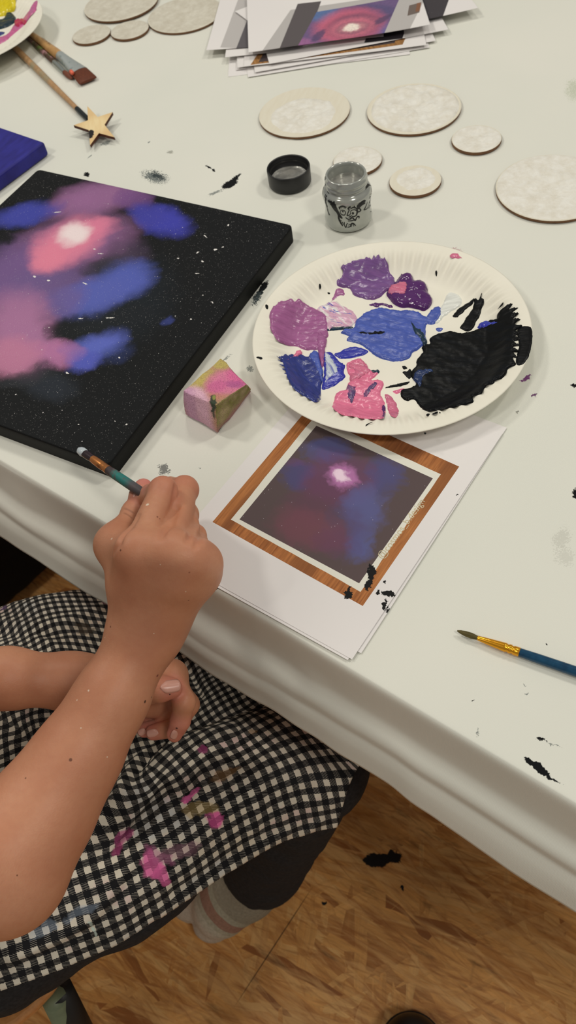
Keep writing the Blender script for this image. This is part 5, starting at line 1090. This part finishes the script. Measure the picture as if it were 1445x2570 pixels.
# ---- checked apron over the lap
AP = [  # rows from the near hem to the far side; each (u, v, height)
 [(-170, 2562, .538), (0, 2487, .538), (147, 2434, .536), (294, 2372, .530), (430, 2284, .526), (570, 2184, .520), (720, 2104, .508), (845, 2076, .488)],
 [(-170, 2500, .552), (0, 2415, .554), (142, 2350, .556), (287, 2272, .556), (427, 2188, .554), (572, 2105, .544), (725, 2040, .526), (857, 2028, .504)],
 [(-170, 2390, .565), (0, 2315, .566), (135, 2245, .566), (280, 2150, .568), (420, 2070, .568), (575, 1990, .562), (740, 1955, .546), (876, 1968, .522)],
 [(-170, 2250, .570), (0, 2180, .570), (125, 2118, .566), (285, 2025, .562), (425, 1955, .558), (590, 1890, .552), (755, 1868, .545), (897, 1928, .530)],
 [(-170, 2100, .590), (0, 2030, .580), (130, 1985, .560), (290, 1925, .535), (418, 1862, .525), (575, 1806, .525), (735, 1792, .530), (918, 1895, .538)],
 [(-170, 1930, .640), (0, 1880, .622), (140, 1840, .585), (290, 1790, .560), (425, 1755, .562), (560, 1720, .555), (740, 1725, .550), (935, 1840, .540)],
 [(-170, 1760, .655), (0, 1740, .640), (140, 1720, .605), (290, 1690, .595), (430, 1670, .592), (570, 1660, .580), (750, 1665, .565), (945, 1790, .545)],
 [(-170, 1640, .628), (0, 1602, .618), (140, 1590, .604), (290, 1575, .600), (430, 1600, .590), (580, 1610, .580), (760, 1630, .560), (955, 1740, .540)],
 [(-170, 1575, .605), (0, 1528, .600), (110, 1496, .596), (280, 1478, .590), (430, 1520, .575), (590, 1560, .565), (770, 1600, .545), (965, 1700, .530)],
 [(-170, 1570, .560), (0, 1545, .555), (110, 1520, .550), (280, 1505, .545), (430, 1530, .530), (590, 1560, .520), (770, 1600, .505), (965, 1700, .490)]]
G = np.array([[at(*p) for p in r] for r in AP]); ni, nj = 150, 190
G2 = np.stack([catmull(r, nj) for r in G]); G3 = np.stack([catmull(G2[:, j], ni) for j in range(nj)], 1)
def arclen(A, ax, mid):
    d = np.linalg.norm(np.diff(A, axis=ax), axis=2); z = np.zeros_like(A[..., 0]); s_ = np.cumsum(d, axis=ax)
    if ax == 0: z[1:] = s_; return z-z[mid:mid+1]
    z[:, 1:] = s_; return z-z[:, mid:mid+1]
hemd = G3[0, -1]-G3[0, 30]; hemd /= np.linalg.norm(hemd)
UVu = G3@hemd; dP = np.diff(G3, axis=0); dl = np.sqrt(np.maximum((dP**2).sum(2)-(dP@hemd)**2, 1e-12)); gt = np.clip((np.linspace(0, 9, ni)-2.2)/4.3, 0, 1); gt = 1+.55*gt*gt*(3-2*gt)      # the cloth is gathered towards the far thigh
uo = G3[0, 120]@hemd; UVu = (UVu-uo)*gt[:, None]; UVv = np.zeros_like(UVu); UVv[1:] = np.cumsum(dl*gt[1:, None], axis=0)
Nn = np.cross(np.gradient(G3, axis=1), np.gradient(G3, axis=0)); Nn /= np.linalg.norm(Nn, axis=2)[..., None]; Nn *= np.sign(Nn[..., 2:])
pp_ = G3.reshape(-1, 3); W2 = np.stack([px(p) for p in pp_]); U_, V_ = W2[:, 0], W2[:, 1]
def fold(pts, wd, h):
    q = catmull(np.array(pts, float), 60); d = np.sqrt(((W2[:, None]-q[None])**2).sum(2)).min(1) if False else np.min(np.stack([np.hypot(U_-a, V_-b) for a, b in q]), 0); return h*np.exp(-(d/wd)**2)
dis = fold([(30, 2400), (150, 2350), (240, 2290), (320, 2170), (390, 2070), (430, 2000)], 17, .0035) - fold([(60, 2420), (180, 2360), (270, 2290), (350, 2180)], 14, .0022)
dis += fold([(400, 2290), (560, 2190), (700, 2090), (790, 2020)], 16, .0028) - fold([(440, 2240), (590, 2140), (720, 2050)], 14, .002) + fold([(560, 2230), (690, 2140), (800, 2060)], 10, .002)
dis += fold([(500, 2010), (520, 1900), (560, 1830), (620, 1760)], 22, .0035) - fold([(560, 2010), (580, 1920), (620, 1850)], 18, .0025) + fold([(640, 2080), (650, 1950), (690, 1860)], 20, .0025)
dis += fold([(0, 1560), (100, 1570), (200, 1545), (290, 1510)], 13, .003) - fold([(0, 1590), (110, 1596), (220, 1570)], 12, .0025) + fold([(60, 1590), (130, 1620), (200, 1670)], 12, .003) + fold([(440, 1640), (480, 1690), (500, 1740)], 10, .004)
dis += fold([(380, 1858), (335, 1930), (275, 2030), (195, 2130), (130, 2210)], 15, .007) - fold([(425, 1880), (370, 1960), (315, 2040), (250, 2120)], 24, .014)
dis += fold([(-20, 1790), (60, 1860), (80, 1960)], 18, .005) - fold([(100, 1800), (120, 1880)], 24, .004)
dis += .0016*vnoise(pp_*np.array([.6, 1.3, 1]), .03, 21)+.0007*vnoise(pp_, .013, 22)
G4 = pp_+Nn.reshape(-1, 3)*dis[:, None]
# keep the cloth outside the arms
for _ in range(2):
    d = np.minimum(left(G4), np.minimum(arm_r(G4), hand_r(G4))); G4[:, 2] -= np.clip(.002-d, 0, .03)
for _ in range(4):
    d = trousers(G4); e_ = 5e-4; g_ = np.stack([trousers(G4+np.eye(3)[i]*e_)-d for i in range(3)], 1); g_ /= np.linalg.norm(g_, axis=1)[:, None]+1e-9
    G4 += g_*np.clip(.0035-d, 0, .02)[:, None]*.8*np.clip((d > -.03), 0, 1)[:, None]
# turned hem along the near side and the corner
def gingham():
    s = NT('gingham_cloth', .9, .15); uv = s.coord('UV'); x = s.n('SeparateXYZ'); s.put(x.inputs[0], uv); per = 1/.0104
    jit = s.math('MULTIPLY_ADD', s.noise(s.coord('Object'), 900, 1), .10, -.05)
    fu = s.math('FRACT', s.math('MULTIPLY_ADD', x.outputs[0], per, jit)); fv = s.math('FRACT', s.math('MULTIPLY_ADD', x.outputs[1], per, jit))
    a = s.math('LESS_THAN', fu, .47); b = s.math('LESS_THAN', fv, .50); sm = s.math('ADD', a, b)
    tw = s.math('LESS_THAN', s.math('FRACT', s.math('MULTIPLY', s.math('ADD', s.math('MULTIPLY', x.outputs[0], .62), x.outputs[1]), per*8.)), .23)
    P = s.coord('Object'); n_ = s.noise(P, 40, 3)
    wh = s.mix(s.mr(n_, .3, .7), srgb(226, 218, 200), srgb(214, 204, 188)); wh = s.mix(s.mr(s.noise(P, 16, 3), .56, .72, 0, .35), wh, srgb(206, 178, 140)); wh = s.mix(s.mr(s.noise(s.mapping(P, loc=(3, 1, 2)), 22, 3), .58, .7, 0, .4), wh, srgb(176, 190, 206)); wh = s.mix(s.mr(s.noise(s.mapping(P, loc=(7, 4, 2)), 30, 3), .6, .7, 0, .4), wh, srgb(220, 166, 176))
    bl = s.mix(s.mr(n_, .3, .7), srgb(26, 26, 28), srgb(36, 36, 38)); mid = s.mix(tw, bl, srgb(158, 152, 142))
    col = s.mix(s.math('GREATER_THAN', sm, .5), bl, s.mix(s.math('GREATER_THAN', sm, 1.5), mid, wh))
    V = s.warp(P, (50, .014), (180, .007)); o = PO
    for (u, v, ru, rv, an, z, c, st) in ((378, 2168, 30, 32, 30, .565, (240, 112, 176), .9), (395, 2190, 26, 18, 20, .565, (240, 112, 176), .9), (400, 2150, 44, 20, 20, .565, (196, 110, 156), .5), (312, 2100, 20, 30, 40, .567, (206, 90, 152), .7), (300, 2130, 24, 14, -40, .567, (210, 90, 150), .7), (490, 2000, 34, 11, -52, .560, (240, 116, 180), .92), (478, 2015, 20, 10, -30, .560, (240, 116, 180), .92), (541, 2052, 16, 22, 30, .562, (236, 100, 170), .9), (514, 1890, 9, 14, 20, .55, (190, 80, 140), .7), (440, 2130, 60, 20, -20, .565, (206, 150, 170), .35),
                                        (505, 2035, 50, 16, -8, .562, (206, 176, 110), .45), (565, 1950, 44, 14, -30, .555, (176, 130, 76), .4), (640, 1845, 16, 8, -20, .545, (150, 110, 60), .6), (270, 1510, 16, 10, 0, .60, (200, 120, 150), .5), (215, 1580, 30, 14, 10, .60, (84, 70, 54), .7), (15, 1527, 10, 8, 0, .60, (150, 110, 170), .5), (60, 1960, 14, 30, -30, .61, (176, 120, 150), .4), (200, 2290, 60, 14, -25, .566, (170, 186, 206), .4), (100, 2330, 40, 14, -25, .566, (170, 186, 206), .4), (222, 2328, 7, 6, 0, .56, (214, 230, 220), .9)):
        c0 = at(u, v, z); A = at(u+ru*math.cos(math.radians(an)), v+ru*math.sin(math.radians(an)), z)-c0; B_ = at(u-rv*math.sin(math.radians(an)), v+rv*math.cos(math.radians(an)), z)-c0
        m_ = s.mr(s.ell(V, aff(c0, A, B_, o)), .5, 1.05, st, 0); lum = s.n('RGBToBW'); s.put(lum.inputs[0], col); col = s.mix(s.math('MULTIPLY', m_, s.mr(lum.outputs[0], 0, .5, .55, 1)), col, srgb(*c))
    s.base(col); s.bump(s.math('ADD', s.noise(P, 1400, 2), tw), .2, .0004); return s.m
ap = mesh('apron', G4, [tuple(f) for f in grid_faces(ni, nj)], gingham(), person, origin=PO, smooth=True, uv=np.stack([UVu.ravel(), UVv.ravel()], 1)); fixn(ap)
ap['label'] = 'black and white gingham apron with pink paint stains'
m_ = ap.modifiers.new('t', 'SOLIDIFY'); m_.thickness = .0009; m_.offset = 0
# bib of the apron on the chest
bi = []
for i in np.linspace(0, 1, 30):
    for j in np.linspace(-1, 1, 20):
        z = .60+.30*i; y = .205+j*(.115-.03*i); p = np.array([-.2, y, z])
        for _ in range(60):
            d_ = trunk(p[None])[0]-.012
            if d_ < .0005: break
            p[0] -= max(d_*.7, .0004)
        bi.append(p)
bi = np.array(bi); ii, jj = np.meshgrid(np.linspace(0, .30, 30), np.linspace(-.115, .115, 20), indexing='ij')
o = mesh('apron_bib', bi, grid_faces(30, 20), ap.data.materials[0], ap, origin=PO, smooth=True, uv=np.stack([jj.ravel(), ii.ravel()], 1)); m_ = o.modifiers.new('t', 'SOLIDIFY'); m_.thickness = .0009

# ---- the brush in the hand
b0, b1, b2, b3 = A3(199, 1129, .782), A3(233, 1152, .785), A3(272, 1180, .788), A3(366, 1243, .7955); dr = (b3-b2)/np.linalg.norm(b3-b2)
T = thing('paint_brush', b2, 'short paint brush with teal-stained handle held between thumb and finger', 'brush')
rodm('bristles', b1, b0, [(0, .0026), (.3, .0030), (.6, .0030), (.85, .0026), (1, .0012)], plain('dark_wet_bristle', (46, 32, 38), .3), T, 'dark wet bristles')
V, F = rod(b0+(b1-b0)*.55, b0-(b1-b0)*.08, [(0, .0012), (.15, .0030), (.5, .0033), (.8, .0028), (1, .0010)], 20); V = V+np.outer(.0006*vnoise(V, .002, 3), [0, 0, 1])
o = fixn(mesh('paint_tip', V, F, plain('pale_blue_paint', (196, 206, 212), .25), T, smooth=True)); o['label'] = 'pale paint on the brush tip'
rodm('ferrule', b1, b2, [(0, .0027), (.1, .0029), (.6, .0031), (.68, .0027), (.74, .0031), (.8, .0027), (.86, .0031), (1, .0031)], metal('copper_ferrule', (196, 128, 72), .32, (120, 70, 44)), T, 'copper ferrule')
tl = NT('teal_stained_handle', .5, .35); P = tl.coord(); q = tl.math('DIVIDE', tl.vm('DOT_PRODUCT', P, tuple(dr)), float(np.linalg.norm(b3-b2))); f_ = tl.noise(P, 170, 3)
c_ = tl.ramp(tl.math('ADD', q, tl.mr(f_, 0, 1, -.1, .1)), [(0, srgb(66, 56, 58)), (.14, srgb(72, 62, 64)), (.22, srgb(40, 128, 120)), (.5, srgb(44, 120, 116)), (.66, srgb(84, 84, 88)), (.9, srgb(74, 66, 68)), (1, srgb(58, 50, 52))])
tl.base(tl.mix(tl.mr(f_, .52, .64, 0, .8), c_, srgb(96, 80, 80)))
rodm('handle', b2, b3+dr*.012, [(0, .0030), (.1, .0033), (.5, .0034), (.95, .0033), (1, .0028)], tl.m, T, 'teal and grey stained handle')

# ================================================================ chair, bag, shoe
WD = varn('beech_seat', (200, 140, 84), (184, 122, 70), .35); GRN = plain('green_steel', (118, 126, 98), .45, var=.05)
ck = at(112, 2504, .445)[:2]; cth = math.atan2(.22, .98); ca2, cb2 = np.array([math.cos(cth), math.sin(cth)]), np.array([-math.sin(cth), math.cos(cth)])
ch = thing('chair', (-.47, .2, 0), 'chair with a light wooden seat and green metal legs under the person', 'chair')
fr = np.array([-.2425, .115])                                        # front near corner of the seat
def seatpt(x, y): return fr-ca2*x+cb2*y
def arc(cx, cy, r, a0, a1, n=10): return [(cx+r*math.cos(math.radians(a0+(a1-a0)*i/(n-1))), cy+r*math.sin(math.radians(a0+(a1-a0)*i/(n-1)))) for i in range(n)]
loc = arc(.10, .10, .10, 270, 180)+arc(.07, .31, .07, 180, 90)+arc(.33, .33, .05, 90, 0)+arc(.33, .05, .05, 0, -90)
poly = [seatpt(*p) for p in loc]
V, F = prism(poly, .388, .401); o = fixn(mesh('seat', V, F, WD, ch)); bevel(o, .005, 3)
def tubep(name, pts, r, m, parent, seg=12):
    pts = np.asarray(pts, float); V = []; n = len(pts)
    for i in range(n):
        d, a, b = frame(pts[min(i+1, n-1)]-pts[max(i-1, 0)]); t = np.arange(seg)*2*PI/seg; V.append(pts[i]+np.outer(np.cos(t)*r, a)+np.outer(np.sin(t)*r, b))
    F = grid_faces(n, seg, True)+[tuple(range(seg)), tuple(range((n-1)*seg, n*seg))]; return fixn(mesh(name, np.concatenate(V), F, m, parent, smooth=True))
l3 = lambda x, y, z: np.array([*seatpt(x, y), z])
f0, f1 = A3(128, 2490, .405), A3(172, 2585, .30); dv = (f1-f0); 
for nm, top_, bot_ in (('leg', f0+(f1-f0)*.16, f0+(f1-f0)*(.405-.012)/(.105)), ('leg', l3(.03, .33, .387), l3(-.02, .38, .012)), ('leg', l3(.34, .33, .387), l3(.40, .38, .012)), ('leg', l3(.34, .06, .387), l3(.42, .02, .012))):
    tubep(nm, [top_, bot_], .011, GRN, ch)
sr0, sr1 = A3(330, 2322, .012), A3(500, 2286, .012)
tubep('floor_rail', [sr0+(sr0-sr1)*1.2, sr0, sr0*.62+sr1*.38], .011, GRN, ch)
o = tubep('leg_shade_tube', [A3(150, 2484, .385), A3(205, 2590, .30), A3(205, 2590, .30)+(A3(205, 2590, .30)-A3(150, 2484, .40))*1.2], .012, plain('leg_shade_black', (26, 22, 20), .5), ch); o['label'] = 'black tube drawn as the shaded face of the green leg'  # dark tube standing in for the shaded side of the green leg
for y in (.05, .33): tubep('back_post', [l3(.37, y, .387), l3(.40, y, .60), l3(.44, y, .80)], .011, GRN, ch)
pb_ = []
for i in np.linspace(0, 1, 12):
    for k in np.linspace(0, 1, 5): pb_.append(l3(.425+.03*math.sin(PI*i)+.02*k, .03+.32*i, .66+.14*k))
o = mesh('backrest', pb_, grid_faces(12, 5), WD, ch, smooth=True); md = o.modifiers.new('t', 'SOLIDIFY'); md.thickness = .010

# black bag on the floor under the table
BD, BN = np.array([.758, .652, 0]), np.array([-.652, .758, 0]); BC = np.array([-.434, .818, .15])+BN*.125-BD*.13
def bag(P):
    q = P-BC; q = np.stack([q@BD, q@BN, q[:, 2]], 1); d = ellip(q, (0, 0, .03), np.array([.20, .10, .14])); e = np.abs(q)-np.array([.17, .07, .10]); bx = np.linalg.norm(np.maximum(e, 0), axis=1)-.04
    return np.maximum(smin(d, bx, .04), .002-P[:, 2])-.006*vnoise(P, .07, 9)-.002*vnoise(P, .02, 4)
c = BC; V, F = polygonise(bag, c-.3, c+.3, .007); V[:, 2] = np.maximum(V[:, 2], .001)
bg = thing('bag', (c[0], c[1], 0), 'black fabric bag on the floor under the table edge, left', 'bag')
mesh('bag_body', V, F, noisecloth('black_bag_cloth', (20, 20, 21), .85), bg, smooth=True)
tubep('strap', [BC+BD*x+np.array([0, 0, z]) for x, z in ((-.15, .145), (-.08, .185), (0, .20), (.08, .185), (.15, .145))], .010, noisecloth('bag_strap', (22, 22, 23)), bg)

# shoe of whoever stands at the near side
sp = A3(1035, 2548, .05); sd_ = np.array([.25, .97, 0]); sd_ /= np.linalg.norm(sd_); sl_ = np.array([-sd_[1], sd_[0], 0]); toe_ = sp+sd_*.012
sh = thing('shoe', (toe_[0]-sd_[0]*.13, toe_[1]-sd_[1]*.13, 0), 'dark shoe toe at the bottom edge of the picture', 'shoe')
def ax(x, y, z): return np.array([toe_[0], toe_[1], 0])-sd_*x+sl_*y+np.array([0, 0, z])
def upper(P):
    d = smin(cone(P, ax(.045, 0, .036), ax(.10, 0, .046), .037, .039), cone(P, ax(.10, 0, .046), ax(.225, 0, .05), .038, .034), .03); d = smin(d, cone(P, ax(.2, 0, .06), ax(.215, 0, .11), .034, .040), .03)
    return np.maximum(np.maximum(d, .014-P[:, 2]), P[:, 2]-.115)
V, F = polygonise(upper, ax(.13, 0, 0)-.18, ax(.13, 0, 0)+.2, .003); mesh('upper', V, F, plain('black_leather', (26, 20, 18), .45, var=.1), sh, smooth=True)
V, F = polygonise(lambda P: np.maximum(smin(cone(P*np.array([1, 1, 0]), ax(.045, 0, 0)*[1, 1, 0], ax(.10, 0, 0)*[1, 1, 0], .040, .041), cone(P*np.array([1, 1, 0]), ax(.10, 0, 0)*[1, 1, 0], ax(.225, 0, 0)*[1, 1, 0], .038, .036), .03), np.abs(P[:, 2]-.010)-.009), ax(.13, 0, 0)-.18, ax(.13, 0, 0)+.2, .0025); mesh('sole', V, F, plain('shoe_sole', (30, 26, 24), .7), sh, smooth=True)
tubep('lace', [ax(.09, .018, .085), ax(.085, 0, .0885), ax(.09, -.018, .085)], .0022, plain('shoe_lace', (18, 16, 16), .8), sh)
tubep('lace', [ax(.11, .018, .087), ax(.105, 0, .0905), ax(.11, -.018, .087)], .0022, plain('shoe_lace', (18, 16, 16), .8), sh)
